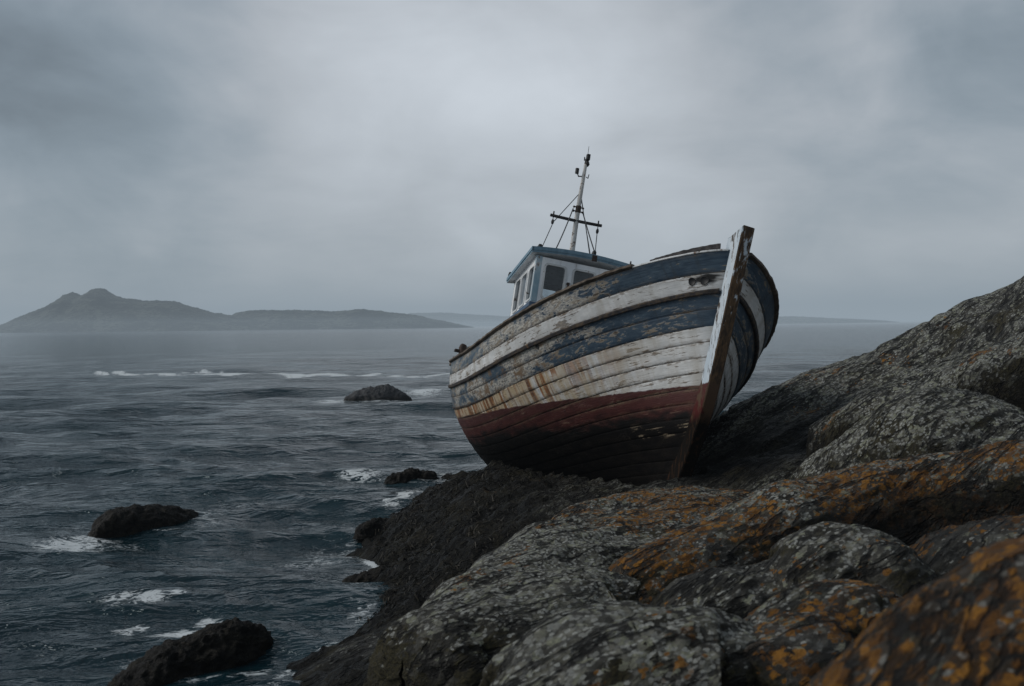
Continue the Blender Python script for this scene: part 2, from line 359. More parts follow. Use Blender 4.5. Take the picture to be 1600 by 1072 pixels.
def mat_rock(name='lichen_rock'):
    s = NT(name); P = s.pos(); mk = s.attr('mask', 'Color'); q = s.n('ShaderNodeSeparateColor'); s.put(q.inputs[0], mk)
    orange, pale, wet = q.outputs[0], q.outputs[1], q.outputs[2]  # wet channel also carries the painted crease shade
    a = s.vm('DOT_PRODUCT', P, (.83, .50, .25)); b = s.vm('DOT_PRODUCT', P, (-.52, .85, .02)); c = s.vm('DOT_PRODUCT', P, (-.20, -.15, .97))
    def fol(ka, kb, off=0.): return s.comb(s.add(s.mul(a, ka*1.2), off), s.mul(b, kb), s.mul(c, kb))
    st = s.noise(fol(2.6, 10.), 1., 6, .6, .5)            # foliation bands
    st2 = s.noise(fol(10., 27., 5.), 1., 6, .68, .5)      # short streaks
    fin = s.noise(fol(34., 70., 3.), 1., 5, .72, .3)      # flecks
    iso = s.noise(P, 2.1, 6, .62, .3); reg = s.noise(fol(.8, 2.0, 21.), 1., 4, .55, .6)
    crk = s.step(s.m('ABSOLUTE', s.m('SUBTRACT', s.noise(fol(.75, 3.4, 31.), 1., 5, .58, .4), .5)), .032, .006)
    nz = s.sep(s.nrm())[2]
    up = s.step(s.add(nz, s.mul(s.m('SUBTRACT', st, .5), .8)), .15, .95)
    col = s.mix(s.step(st, .36, .66), (.017, .0165, .0145), (.080, .078, .068))
    col = s.mix(s.mul(s.step(s.add(s.mul(st2, .6), s.mul(fin, .4)), .50, .64), s.step(up, .0, .8, .35, 1.)), col, (.115, .118, .117))
    # brown and olive algae
    am = s.add(s.mul(iso, .6), s.mul(st2, .3), s.mul(s.inv(up), .12))
    col = s.mix(s.mul(s.step(am, .465, .575), .8), col, s.mix(s.step(fin, .4, .62), (.020, .017, .008), (.066, .056, .022)))
    # lichen: crusty patches of several kinds and sizes, thickest on upper faces, painting tops as if lit
    wrp = s.vm('MULTIPLY', s.vm('SUBTRACT', s.noise(fol(12., 20., 7.), 1., 3, .6, 0., color=True), (.5, .5, .5)), (1.1, 1.1, 1.1))
    d1, k1 = s.vorc(s.vm('ADD', fol(12., 21.), wrp)); d2, k2 = s.vorc(s.vm('ADD', fol(29., 48., 3.), wrp)); d3, k3 = s.vorc(s.vm('ADD', fol(5.6, 10.5, 6.), wrp))
    edge = s.mul(s.m('SUBTRACT', fin, .5), .9)
    b1 = s.step(s.add(d1, edge), .56, .44); b2 = s.step(s.add(d2, edge), .60, .46); b3 = s.step(s.add(d3, edge), .52, .42)
    ob = s.noise(fol(1.5, 2.6, 9.), 1., 4, .6, .4); on = s.step(orange, .02, .15)
    pp = s.mul(s.step(s.add(s.mul(up, .72), s.mul(pale, .60), s.mul(s.m('SUBTRACT', reg, .5), 1.2), s.mul(s.m('SUBTRACT', st, .5), .9)), .55, 1.28), .80)
    po = s.mul(on, s.step(s.add(ob, s.mul(orange, .34), s.mul(up, .10)), .69, 1.02), .66)
    pc = s.mix(s.step(s.add(s.mul(iso, .5), s.mul(k1[2], .5)), .40, .62), (.225, .222, .185), (.32, .33, .24))
    pc = s.mix(s.step(fin, .36, .60, .55, 0.), pc, (.07, .07, .065))
    pc2 = s.mix(k2[2], (.15, .152, .14), (.42, .43, .40))
    def sel(k, p): return s.step(s.m('SUBTRACT', p, k), .0, .04)
    col = s.mix(s.mul(b3, sel(k3[1], s.mul(pp, .8)), .62), col, s.mix(s.step(fin, .38, .6), (.062, .058, .044), (.21, .21, .165)))
    col = s.mix(s.mul(b1, sel(k1[1], pp), .85), col, pc)
    col = s.mix(s.mul(b2, sel(k2[1], s.mul(pp, .85)), .85), col, pc2)
    col = s.mix(s.mul(s.step(po, .12, .55), s.step(fin, .3, .6, .3, .8), .55), col, (.050, .024, .008))
    oc = s.mix(s.step(s.add(s.mul(fin, .6), s.mul(k1[2], .25)), .34, .58), (.12, .050, .009), (.32, .145, .022))
    col = s.mix(s.mul(b3, sel(k3[0], s.mul(po, .55)), .75), col, s.mix(s.step(fin, .4, .58), (.07, .030, .008), (.19, .080, .015)))
    col = s.mix(s.mul(b1, sel(k1[0], po), .92), col, oc)
    col = s.mix(s.mul(b2, sel(k2[0], s.mul(po, .9)), .92), col, oc)
    col = s.mix(s.mul(crk, .85), col, (.006, .006, .006))
    # wet weedy rock near the sea; same dark colour paints shade into creases
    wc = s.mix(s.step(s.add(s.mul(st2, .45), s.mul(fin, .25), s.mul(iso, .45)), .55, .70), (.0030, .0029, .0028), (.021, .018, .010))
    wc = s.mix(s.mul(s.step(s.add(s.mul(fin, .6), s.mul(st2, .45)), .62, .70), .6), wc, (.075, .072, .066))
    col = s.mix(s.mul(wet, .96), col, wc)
    h = s.add(s.mul(st, .9), s.mul(st2, .8), s.mul(fin, .5), s.mul(iso, .5), s.mul(crk, -.7))
    rough = s.m('SUBTRACT', s.step(fin, .3, .7, .65, .9), s.mul(wet, .30))
    return s.done(s.bsdf(col, rough, s.bump(h, 1.0, .06), s.m('SUBTRACT', .20, s.mul(wet, .08))))

def mat_seaweed_rock():
    s = NT('seaweed_rock'); P = s.pos()
    a = s.noise(P, 9., 7, .65, .8); b = s.noise(P, 32., 5, .65, .6); x, y, z = s.sep(P)
    col = s.mix(s.step(a, .4, .65), (.0030, .0028, .0026), (.012, .010, .0065)); col = s.mix(s.step(b, .62, .74), col, (.034, .028, .017))
    return s.done(s.bsdf(col, s.step(b, .3, .7, .4, .75), s.bump(s.add(a, s.mul(b, .5)), .9, .05), .14))

def mat_farrock():
    s = NT('skerry_rock'); P = s.pos(); a = s.noise(P, 4., 7, .65, .4); b = s.noise(P, 14., 5, .65)
    z = s.sep(P)[2]
    col = s.mix(s.step(a, .35, .65), (.018, .019, .021), (.05, .052, .056)); col = s.mix(s.step(z, .22, .02), col, (.008, .008, .008))
    return s.done(s.bsdf(col, .7, s.bump(s.add(a, b), .8, .08), .35))

def mat_water():
    s = NT('sea_water'); P = s.pos(); x, y, z = s.sep(P); foam = s.attr('foam', 'Fac')
    p2 = s.comb(s.add(s.mul(x, .8), s.mul(y, .12)), s.add(s.mul(y, 1.25), s.mul(x, -.12)), 0.)
    n1 = s.noise(p2, 3.2, 4, .55, .4); n2 = s.noise(p2, 11., 3, .55, .4); n3 = s.noise(p2, .55, 4, .6, .3); n4 = s.noise(s.comb(s.mul(x, .75), s.mul(y, 1.5), 4.), 1.35, 4, .6, .5)
    n6 = s.noise(s.comb(s.mul(x, .11), s.mul(y, .30), 9.), 1., 4, .55, .4)
    h = s.add(s.mul(n6, 1.35), s.mul(n1, .15), s.mul(n2, .03), s.mul(n3, .40), s.mul(n4, .50))
    nb = s.bump(h, .62, .6)
    deep = s.mix(s.step(n3, .35, .65), (.0018, .0110, .0160), (.0030, .0165, .0225))
    w = s.bsdf(deep, .10, nb, .42, IOR=1.31, **{'Specular Tint': (.70, .93, 1.0, 1)})
    # wispy foam: ridges of warped noise, thickened where the foam field is strong
    f1 = s.noise(p2, 1.7, 6, .62, 1.4); f2 = s.noise(p2, 5.5, 6, .65, 1.2)
    rid = s.inv(s.m('ABSOLUTE', s.m('MULTIPLY', s.m('SUBTRACT', f2, .5), 4.2))); rid2 = s.inv(s.m('ABSOLUTE', s.m('MULTIPLY', s.m('SUBTRACT', f1, .5), 5.)))
    fm = s.add(s.mul(foam, .72), s.mul(rid, .46), s.mul(rid2, .24), s.mul(f1, .26))
    fac = s.mul(s.step(fm, .92, 1.10), s.step(foam, .05, .3), .85)
    fo = s.bsdf((.56, .60, .62), .7, s.bump(f2, .6, .04), .3)
    mx = s.n('ShaderNodeMixShader'); s.put(mx.inputs[0], fac); s.t.links.new(w, mx.inputs[1]); s.t.links.new(fo, mx.inputs[2])
    return s.done(mx.outputs[0])

def mat_island():
    s = NT('island_scrub'); P = s.pos(); a = s.noise(P, .03, 6, .65, .3); b = s.noise(P, .16, 5, .65)
    col = s.mix(s.step(a, .4, .6), (.010, .014, .013), (.060, .066, .055)); col = s.mix(s.step(b, .48, .62), col, (.008, .011, .010))
    return s.done(s.bsdf(col, .9, s.bump(s.add(a, b), .8, 4.), .1))

def mat_haze(name, dens, col, strength):
    s = NT(name); ab = s.n('ShaderNodeVolumeAbsorption'); s.put(ab.inputs['Color'], (0, 0, 0)); ab.inputs['Density'].default_value = dens
    em = s.n('ShaderNodeEmission'); s.put(em.inputs[0], col); em.inputs[1].default_value = dens*strength
    ad = s.n('ShaderNodeAddShader'); s.t.links.new(ab.outputs[0], ad.inputs[0]); s.t.links.new(em.outputs[0], ad.inputs[1])
    return s.done(ad.outputs[0], 'Volume')

HAWSE_X, HAWSE_S = 0.53, 0.31
M_HULL = mat_hull(); M_STEM = mat_stem(); M_ROCK = mat_rock(); M_WEED = mat_seaweed_rock(); M_FARROCK = mat_farrock(); M_WATER = mat_water(); M_ISLE = mat_island()
M_GLASS = mat_glass()
M_HWHITE = mat_paint('wheelhouse_white', (.66, .69, .72), (.82, .84, .85), amt=.64)
M_HBLUE = mat_paint('wheelhouse_blue', (.10, .185, .25), (.17, .27, .34), peel=(.33, .35, .34), amt=.60, rust=False)
M_DBLUE = mat_paint('coaming_blue', (.035, .075, .14), (.06, .11, .18), peel=(.3, .31, .3), amt=.62)
M_FRAME = mat_paint('window_frame_paint', (.50, .52, .53), (.62, .63, .63), amt=.60)
M_MAST = mat_paint('mast_paint', (.40, .39, .37), (.55, .54, .52), peel=(.20, .12, .07), amt=.565, sc=1.4)
M_RAIL = mat_wood('weathered_rail_wood', (.075, .058, .045), (.15, .125, .10))
M_DARKRAIL = mat_wood('splintered_wood', (.035, .033, .035), (.075, .07, .068)); M_DARKWOOD = mat_wood('dark_spar_wood', (.028, .026, .026), (.06, .056, .053), axis=1)
M_RUBWOOD = mat_wood('rub_rail_wood', (.018, .020, .026), (.085, .062, .04))
M_DECK = mat_wood('deck_planking', (.05, .045, .038), (.10, .09, .075))
M_IRON = mat_simple('rusty_iron', (.045, .026, .018), .75, 0., .6)
M_BLACK = mat_simple('black_fittings', (.014, .014, .015), .6)
M_ROPE = mat_simple('stay_wire', (.045, .047, .05), .7)
M_INNER = mat_paint('inner_paint', (.16, .18, .19), (.24, .26, .27), amt=.6)

# ------------------------------------------------------------------ the boat: hull surface
HL = 9.5
HP = dict(rake=.2823, z0=1.378, c=.3263, zs=(2.5751, 2.069, 2.086, 2.6327), B=1.9236, fs=.7629, um=.375, e1=3.2241, e2=.7304, pm=2.3222, pb=.6662, qm=1.2967, ps=1.7576, Hs=2.8492, sw=.0518, m=.1976, zk=.3605)
BR = np.array([[.22794838, .96180445, .15156429], [-.95775993, .1934618, .21276382], [.17531528, -.19366137, .96527707]])
BT = np.array([1.97860411, 11.42962243, 1.1290731])
def stem_x(z):
    z = np.asarray(z, float); t = np.clip(1-z/HP['z0'], 0, None); return HP['rake']*z-HP['c']*t**2
def sheer_z(u):
    nodes = [0, 1/3, 2/3, 1]; out = 0
    for i in range(4):
        l = 1
        for j in range(4):
            if j != i: l = l*(u-nodes[j])/(nodes[i]-nodes[j])
        out = out+HP['zs'][i]*l
    return out
def hull_profile(uu, ne=260):
    p = HP; ze = np.linspace(0, 1, ne)
    zk = p['zk']*np.clip(1-uu/.35, 0, 1)**2; zs = sheer_z(uu); um = p['um']
    b = np.where(uu < um, 1-(1-p['fs'])*((um-uu)/um)**2, np.clip(1-(np.clip(uu-um, 0, 1)/(1-um))**p['e1'], 0, 1)**p['e2'])*p['B']
    w = np.clip((uu-um)/(1-um), 0, 1)**1.3; ws = np.clip((um-uu)/um, 0, 1)**1.3
    P_ = p['pm']+(p['pb']-p['pm'])*w+(p['ps']-p['pm'])*ws; Q_ = p['qm']+(1.0-p['qm'])*w
    Z = zk[:, None]+(zs-zk)[:, None]*ze
    Y = b[:, None]*(1-(1-ze[None])**P_[:, None])**(1/Q_[:, None])
    Y = p['sw']+Y*(1-p['sw']/p['B'])
    xs = -HL+.05*Z; X = xs+(stem_x(Z)-xs)*uu[:, None]
    return np.stack([X, Y, Z], -1)          # port side
TOPS = [0, .24, .461, .661, .862]; NLOW = 11
def strake_s(G, V):
    """girth distance from the sheer for strake coordinate V (scalar), G girth array"""
    if V <= 4:
        k = int(min(V, 3.9999)); return np.minimum(TOPS[k]+(TOPS[k+1]-TOPS[k])*(V-k), G*.999)
    return .862+(G-.862)*(V-4)/NLOW
class HullSurf:
    def __init__(s, uu):
        s.uu = uu; s.P = hull_profile(uu)
        d = np.linalg.norm(np.diff(s.P, axis=1), axis=2)
        s.g = np.concatenate([np.cumsum(d[:, ::-1], 1)[:, ::-1], np.zeros((len(uu), 1))], 1); s.G = s.g[:, 0]
        Tu = np.gradient(s.P, axis=0); Tv = np.gradient(s.P, axis=1)
        N = np.cross(Tu, Tv); N /= np.linalg.norm(N, axis=2)[..., None]+1e-9
        N *= np.sign(N[..., 1:2]+1e-9); s.N = N
    def row(s, sd):
        """points and outward normals at girth distance sd (array per station)"""
        n = s.g.shape[1]; P = np.zeros((len(s.uu), 3)); N = P.copy()
        for i in range(len(s.uu)):
            t = np.interp(-sd[i], -s.g[i], np.arange(n)); a = min(int(t), n-2); f = t-a
            P[i] = s.P[i, a]*(1-f)+s.P[i, a+1]*f; N[i] = s.N[i, a]*(1-f)+s.N[i, a+1]*f
        N /= np.linalg.norm(N, axis=1)[:, None]+1e-9
        return P, N
NU = 330
HS = HullSurf(1-(1-np.linspace(0, 1, NU))**1.25)
zw_u = lambda u: np.interp(u, [0, .1, .3, .5, .7, .85, 1], [1.34, 1.28, 1.10, 1.015, 1.02, 1.06, 1.135])

boat = bpy.data.objects.new('fishing_boat', None); COL.objects.link(boat)
boat.matrix_world = Matrix([[*BR[i], BT[i]] for i in range(3)]+[[0, 0, 0, 1]])
boat['label'] = 'stranded wooden fishing boat with peeling blue, white and red paint heeled on the rocks'
boat['category'] = 'boat'; boat.empty_display_size = .5
def W(p): return BR @ np.asarray(p, float)+BT

def build_hull():
    rows = []; taus = [0, .035, .12, .35, .65, .88, .965]
    for k in range(4+NLOW):
        for t in taus: rows.append((k, t))
    rows.append((4+NLOW-1, 1.0))
    VV = []; HC = []; WLv = []
    for side in (-1, 1):
        R_ = []
        for k, t in rows:
            sd = strake_s(HS.G, k+t); P, N = HS.row(sd)
            lap = .003+.0065*t if k < 4+NLOW-1 else .004*(1-t)
            if t in (0, 1.0): lap = -.002
            elif t in (.035,): lap = .002
            elif t == .965: lap = .005
            wob = .006*fbm(np.stack([P[:, 0]*1.1, np.full(NU, k*3.7+side*20), np.full(NU, t*.8)], 1), 3)
            fade = np.clip((1-HS.uu)/.02, 0, 1)
            Q = P+N*((lap+wob)*fade)[:, None]; Q[:, 1] *= side
            R_.append(Q)
            HC.append(np.stack([P[:, 0]+(0 if side < 0 else 40), np.full(NU, k+min(t, .9999)), sd], 1)); WLv.append(P[:, 2]-zw_u(HS.uu))
        VV.append(np.array(R_))
    nr = len(rows)
    V = np.concatenate([a.reshape(-1, 3) for a in VV]); HCa = np.concatenate(HC); WLa = np.concatenate(WLv)
    f1 = grid_faces(nr, NU); f2 = grid_faces(nr, NU, nr*NU)[:, ::-1]
    # flat transom with planks: join the two first-station columns
    j = np.arange(nr); a = j*NU; b = j*NU+nr*NU
    ft = np.stack([a[:-1], b[:-1], b[1:], a[1:]], 1)
    me = mesh_np('hull', V, np.concatenate([f1, f2, ft]))
    attr(me, 'hc', 'FLOAT_VECTOR', HCa); attr(me, 'wl', 'FLOAT', WLa)
    me.polygons.foreach_set('use_smooth', np.concatenate([np.ones(len(f1)+len(f2), bool), np.zeros(len(ft), bool)]))
    return obj('hull', me, M_HULL, boat)
build_hull()

def sweep(name, P, O, U, w, h, mat, jit=0., label=None, parent=boat, o0=0.):
    """rectangular moulding along P; O outward dirs, U up dirs; w outward depth, h height (centred)"""
    P = np.asarray(P); n = len(P); w = np.broadcast_to(w, (n,)); h = np.broadcast_to(h, (n,))
    c = .22
    prof = [(0, -1), (1-c, -1), (1, -1+2*c), (1, 1-2*c), (1-c, 1), (0, 1)]
    V = np.zeros((n, 6, 3))
    for j, (a, b) in enumerate(prof): V[:, j] = P+O*((o0+w*a)[:, None])+U*((h*b*.5)[:, None])
    if jit: 
        V += (jit*np.stack([fbm(V.reshape(-1, 3)*9+k*31, 3) for k in range(3)], 1)).reshape(V.shape)
    f = grid_faces(n, 6, 0, True)
    me = bpy.data.meshes.new(name)
    me.from_pydata(V.reshape(-1, 3).tolist(), [], f.tolist()+[list(range(6)), [(n-1)*6+k for k in range(5, -1, -1)]])
    me.update(); import bmesh
    bm = bmesh.new(); bm.from_mesh(me); bmesh.ops.recalc_face_normals(bm, faces=bm.faces); bm.to_mesh(me); bm.free()
    return obj(name, me, mat, parent, label=label)

def rows_at(V, u0, u1, n):
    uu = np.linspace(u0, u1, n); H = HullSurf(uu); return H.row(strake_s(H.G, V))
def mirror(A): A = A.copy(); A[:, 1] *= -1; return A
def tang_up(P, N):
    T = np.gradient(P, axis=0); U = np.cross(T, N); U /= np.linalg.norm(U, axis=1)[:, None]; U *= np.sign(U[:, 2:3]); return U
for side in (-1, 1):
    fl = mirror if side < 0 else (lambda A: A)
    P, N = rows_at(2.0, 0, .9985, 160); U = tang_up(P, N); sweep('rub_rail', fl(P), fl(N), fl(U), .042, .058, M_RUBWOOD, .007)
    P, N = rows_at(4.0, 0, .60, 120); U = tang_up(P, N); sweep('rub_rail', fl(P), fl(N), fl(U), np.linspace(.035, .008, 120), np.linspace(.05, .02, 120), M_RUBWOOD, .006)
    # cap rail
    P, N = rows_at(0.0, 0, .922 if side < 0 else .996, 150); up = np.tile([0, 0, 1.], (150, 1))
    Oh = N.copy(); Oh[:, 2] = 0; Oh /= np.linalg.norm(Oh, axis=1)[:, None]
    sweep('cap_rail', fl(P+up*.022), fl(Oh), up, .15, .05, M_RAIL, .014, o0=-.10)
# exposed top edge of the bulwark near the bow and a broken board standing on it
P, N = rows_at(0.0, .918, .999, 60); up = np.tile([0, 0, 1.], (60, 1)); Oh = N.copy(); Oh[:, 2] = 0; Oh /= np.linalg.norm(Oh, axis=1)[:, None]
sweep('bulwark_top', mirror(P+up*.012), mirror(Oh), up, .075, .03, M_FRAME, .004, o0=-.065, label='thin bare white top edge of the bulwark near the bow')
P, N = rows_at(0.0, .940, .9953, 60); Oh = N.copy(); Oh[:, 2] = 0; Oh /= np.linalg.norm(Oh, axis=1)[:, None]
hh = np.linspace(.03, .075, 60)+.012*pnoise(np.stack([np.linspace(0, 14, 60), np.zeros(60), np.zeros(60)], 1))
sweep('broken_rail_board', mirror(P+up*(.020+hh*.5)[:, None]), mirror(Oh), up,   .045, hh, M_DARKRAIL, .004, o0=-.05, label='splintered grey board left on the bulwark by the bow')

# inside of the bulwark, deck
def build_deck():
    uu = np.linspace(0.004, .975, 90); H = HullSurf(uu); n = len(uu)
    zs = sheer_z(uu); top, _ = H.row(np.full(n, .03)); V = []; 
    dz = zs-.62
    Pd = np.zeros((n, 3))
    for i in range(n):
        k = np.interp(dz[i], H.P[i, :, 2], np.arange(H.P.shape[1])); a = int(k); Pd[i] = H.P[i, a]
    inn = np.array([1, .0, 1]); 
    def ins(A, d): A = A.copy(); A[:, 1] = np.clip(A[:, 1]-d, .0, None); return A
    t = ins(top, .07); d = ins(Pd, .07); mid = (t+d)/2
    rings = [t, mid, d, d*np.array([1, .5, 1])+np.array([0, 0, .03]), d*np.array([1, 0, 1])+np.array([0, 0, .05])]
    full = [mirror(A) for A in rings]+[A for A in rings[-2::-1]]
    V = np.stack(full, 1).reshape(-1, 3); f = grid_faces(n, len(full))
    mi = np.tile([1, 1, 0, 0, 0, 0, 1, 1], n-1)
    obj('deck', mesh_np('deck', V, f, False, mi), [M_DECK, M_INNER], boat)
build_deck()

# stem post
def build_stem():
    p = HP; zz = np.linspace(-.12, p['Hs'], 70); V = []; m = p['m']
    sw = .074; m = .218
    for i, z in enumerate(zz):
        x = float(stem_x(max(z, -.12))); 
        wob = .006*math.sin(z*9.1)+.004*math.sin(z*23)
        V += [(x-.14, -sw, z), (x+m-.012, -sw, z+.0), (x+m, -sw+.012, z), (x+m+wob*.3, sw-.012, z), (x+m-.012, sw, z), (x-.14, sw, z)]
    n = len(zz); f = grid_faces(n, 6, 0, True).tolist()
    # slanted, chipped top
    top = [(n-1)*6+k for k in range(6)]
    V = [list(q) for q in V]
    for k in (0, 5): V[(n-1)*6+k][2] -= .05
    V[(n-1)*6+2][2] += .012
    me = bpy.data.meshes.new('stem_post'); me.from_pydata(V, [], f+[top, list(range(6))[::-1]]); me.update()
    import bmesh
    bm = bmesh.new(); bm.from_mesh(me); bmesh.ops.recalc_face_normals(bm, faces=bm.faces); bm.to_mesh(me); bm.free()
    obj('stem_post', me, M_STEM, boat)
    k = MB(); xs = np.linspace(-HL+.05, float(stem_x(0))+.03, 60)
    uu = np.clip((xs+HL)/(HL-.3), 0, 1); zk = HP['zk']*np.clip(1-uu/.35, 0, 1)**2
    Vk = []
    for x, z in zip(xs, zk): Vk += [(x, -.055, z+.04), (x, -.055, z-.12), (x, .055, z-.12), (x, .055, z+.04)]
    k.add(Vk, grid_faces(60, 4, 0, True).tolist()+[[0, 1, 2, 3], [236, 237, 238, 239]])
    k.build('keel', M_BLACK, boat)
build_stem()

# hawse pipes and a hole in the planking
def hull_point(u, s):
    H = HullSurf(np.array([u-.004, u, u+.004])); P, N = H.row(np.full(3, s)); P = P[1]*np.array([1, -1, 1]); N = N[1]*np.array([1, -1, 1]); return P, N
def pipe(name, u, s, r, mat, ring=True, asp=1.):
    P, N = hull_point(u, s); a = np.cross(N, [0, 0, 1]); a /= np.linalg.norm(a); b = np.cross(a, N); k = MB(); n = 16; V = []
    for rad, dep in ((r*1.12, .002), (r*1.08, .012), (r*.98, .013), (r*.9, .008)):
        for j in range(n):
            w = 2*math.pi*j/n; V.append(P+N*dep+rad*(1+.06*math.sin(3*w+u*50))*(asp*math.cos(w)*a+math.sin(w)*b))
    k.add(V, grid_faces(4, n, 0, True).tolist()+[[3*n+j for j in range(n)]], 0, True)
    k.build(name, mat, boat)
pipe('hawse_pipe', .9775, .313, .042, M_BLACK); pipe('hawse_pipe', .9872, .322, .045, M_BLACK, asp=1.1)
pipe('drain_hole', .752, .52, .035, M_BLACK)

# ------------------------------------------------------------------ wheelhouse
WX0, WX1, WY, WZ0, WZ1 = -7.20, -5.55, .90, 1.45, 4.02
wh_parts = []
def wall_grid(mb, org, du, dv, dn, Wd, Ht, th, holes, m=0):
    """a wall with real openings; holes = (u0,u1,v0,v1)"""
    us = sorted({0., Wd, *[h[0] for h in holes], *[h[1] for h in holes]}); vs = sorted({0., Ht, *[h[2] for h in holes], *[h[3] for h in holes]})
    org, du, dv, dn = map(np.array, (org, du, dv, dn))
    def full(i, j):
        if i < 0 or j < 0 or i >= len(us)-1 or j >= len(vs)-1: return False
        cu = (us[i]+us[i+1])/2; cv = (vs[j]+vs[j+1])/2
        return not any(h[0] < cu < h[1] and h[2] < cv < h[3] for h in holes)
    pt = lambda a, b, c: org+du*a+dv*b-dn*c
    for i in range(len(us)-1):
        for j in range(len(vs)-1):
            if not full(i, j): continue
            u0, u1, v0, v1 = us[i], us[i+1], vs[j], vs[j+1]
            mb.add([pt(u0, v0, 0), pt(u1, v0, 0), pt(u1, v1, 0), pt(u0, v1, 0)], [[0, 1, 2, 3]], m)
            mb.add([pt(u0, v0, th), pt(u1, v0, th), pt(u1, v1, th), pt(u0, v1, th)], [[3, 2, 1, 0]], 1)
            for (di, dj, a, b) in ((-1, 0, (u0, v0), (u0, v1)), (1, 0, (u1, v0), (u1, v1)), (0, -1, (u0, v0), (u1, v0)), (0, 1, (u0, v1), (u1, v1))):
                if not full(i+di, j+dj): mb.add([pt(*a, 0), pt(*b, 0), pt(*b, th), pt(*a, th)], [[0, 1, 2, 3]], m)
FRW = [(-.72, -.36), (-.20, .18), (.36, .72)]; FZ = (3.30, 3.90)
SDW = [(-5.94, -5.58), (-6.48, -6.10), (-6.96, -6.60)]; SZ = (3.26, 3.85)
def build_wheelhouse():
    mb = MB(); H_ = WZ1-WZ0; dx = WX1-WX0
    wall_grid(mb, (WX1, -WY, WZ0), (0, 1, 0), (0, 0, 1), (1, 0, 0), 2*WY, H_, .05, [(a+WY, b+WY, FZ[0]-WZ0, FZ[1]-WZ0) for a, b in FRW])
    wall_grid(mb, (WX0, -WY, WZ0), (0, 1, 0), (0, 0, 1), (-1, 0, 0), 2*WY, H_, .05, [(.10, .85, FZ[0]-WZ0, FZ[1]-WZ0), (.95, 1.7, FZ[0]-WZ0, FZ[1]-WZ0)])
    hs = [(a-WX0, b-WX0, SZ[0]-WZ0, SZ[1]-WZ0) for a, b in SDW]
    wall_grid(mb, (WX0, -WY, WZ0), (1, 0, 0), (0, 0, 1), (0, -1, 0), dx, H_, .05, hs)
    wall_grid(mb, (WX0, WY, WZ0), (1, 0, 0), (0, 0, 1), (0, 1, 0), dx, H_, .05, hs)
    w = mb.build('wheelhouse', [M_HWHITE, M_INNER], boat)
    # roof: cambered slab with a blue fascia
    k = MB(); n = 15; ys = np.linspace(-1.02, 1.02, n); zt = lambda y: 4.135+.075*(1-(y/1.02)**2)
    x0, x1 = -7.36, -5.45; V = []
    drop = lambda x: (x-x1)*.07
    for x in (x0, x1):
        for y in ys: V.append((x, y, zt(y)+drop(x)))
        for y in ys: V.append((x, y, zt(y)-.095+drop(x)))
    N2 = 2*n
    for i in range(n-1):
        k.add([V[i], V[i+1], V[N2+i+1], V[N2+i]], [[0, 1, 2, 3]], 1)
        k.add([V[n+i], V[n+i+1], V[N2+n+i+1], V[N2+n+i]], [[3, 2, 1, 0]], 2)
        for b in (0, N2): k.add([V[b+i], V[b+i+1], V[b+n+i+1], V[b+n+i]], [[0, 1, 2, 3]], 0)
    for i in (0, n-1): k.add([V[i], V[N2+i], V[N2+n+i], V[n+i]], [[0, 1, 2, 3]], 0)
    k.build('roof', [M_HBLUE, M_HBLUE, M_HWHITE], w)
    # fascia strip, standing proud of the roof edge
    k = MB()
    for i in range(n-1):
        a, b = ys[i], ys[i+1]; X = x1+.012
        q = [(X, a, zt(a)+.006), (X, b, zt(b)+.006), (X, b, zt(b)-.06), (X, a, zt(a)-.06)]; q2 = [(x1-.02, y, z) for _, y, z in q]
        k.add(q+q2, [[0, 1, 2, 3], [0, 4, 5, 1], [3, 2, 6, 7]], 0)
    for sy in (-1, 1):
        y = sy*1.034; za = zt(1.02)+.006
        q = [(x1+.012, y, za), (x0-.01, y, za+drop(x0)), (x0-.01, y, za-.066+drop(x0)), (x1+.012, y, za-.066)]; q2 = [(a, sy*1.0, c) for a, b, c in q]
        k.add(q+q2, [[0, 1, 2, 3], [0, 4, 5, 1], [3, 2, 6, 7], [0, 3, 7, 4], [1, 5, 6, 2]], 0)
    k.build('fascia', M_HBLUE, w)
    # corner posts and the blue coaming moulding below
    cm = mat_paint('corner_blue', (.20, .31, .38), (.36, .45, .50), peel=(.5, .5, .5), amt=.57, rust=False)
    for sy in (-1, 1):
        k = MB(); k.box((WX1-.10, -WY-.008 if sy < 0 else WY-.10, 3.2), (WX1+.010, -WY+.10 if sy < 0 else WY+.008, 4.03), ch=.004)
        k.build('corner_post', cm, w, label='faded light blue corner board')
    k = MB()
    k.box((WX0-.03, -WY-.035, 3.10), (WX1+.035, -WY+.02, 3.185), ch=.006); k.box((WX0-.03, WY-.02, 3.10), (WX1+.035, WY+.035, 3.185), ch=.006)
    k.box((WX1-.0, -WY+.021, 3.10), (WX1+.034, WY-.021, 3.184), ch=.006)
    k.build('coaming', M_DBLUE, w)
    k = MB(); k.box((WX0-.02, -WY-.02, 1.46), (WX1+.02, -WY-.004, 3.098)); k.box((WX1+.004, -WY+.0, 1.46), (WX1+.02, WY, 3.098)); k.box((WX0-.02, WY+.004, 1.46), (WX1+.02, WY+.02, 3.098))
    k.build('lower_panel', M_HBLUE, w)
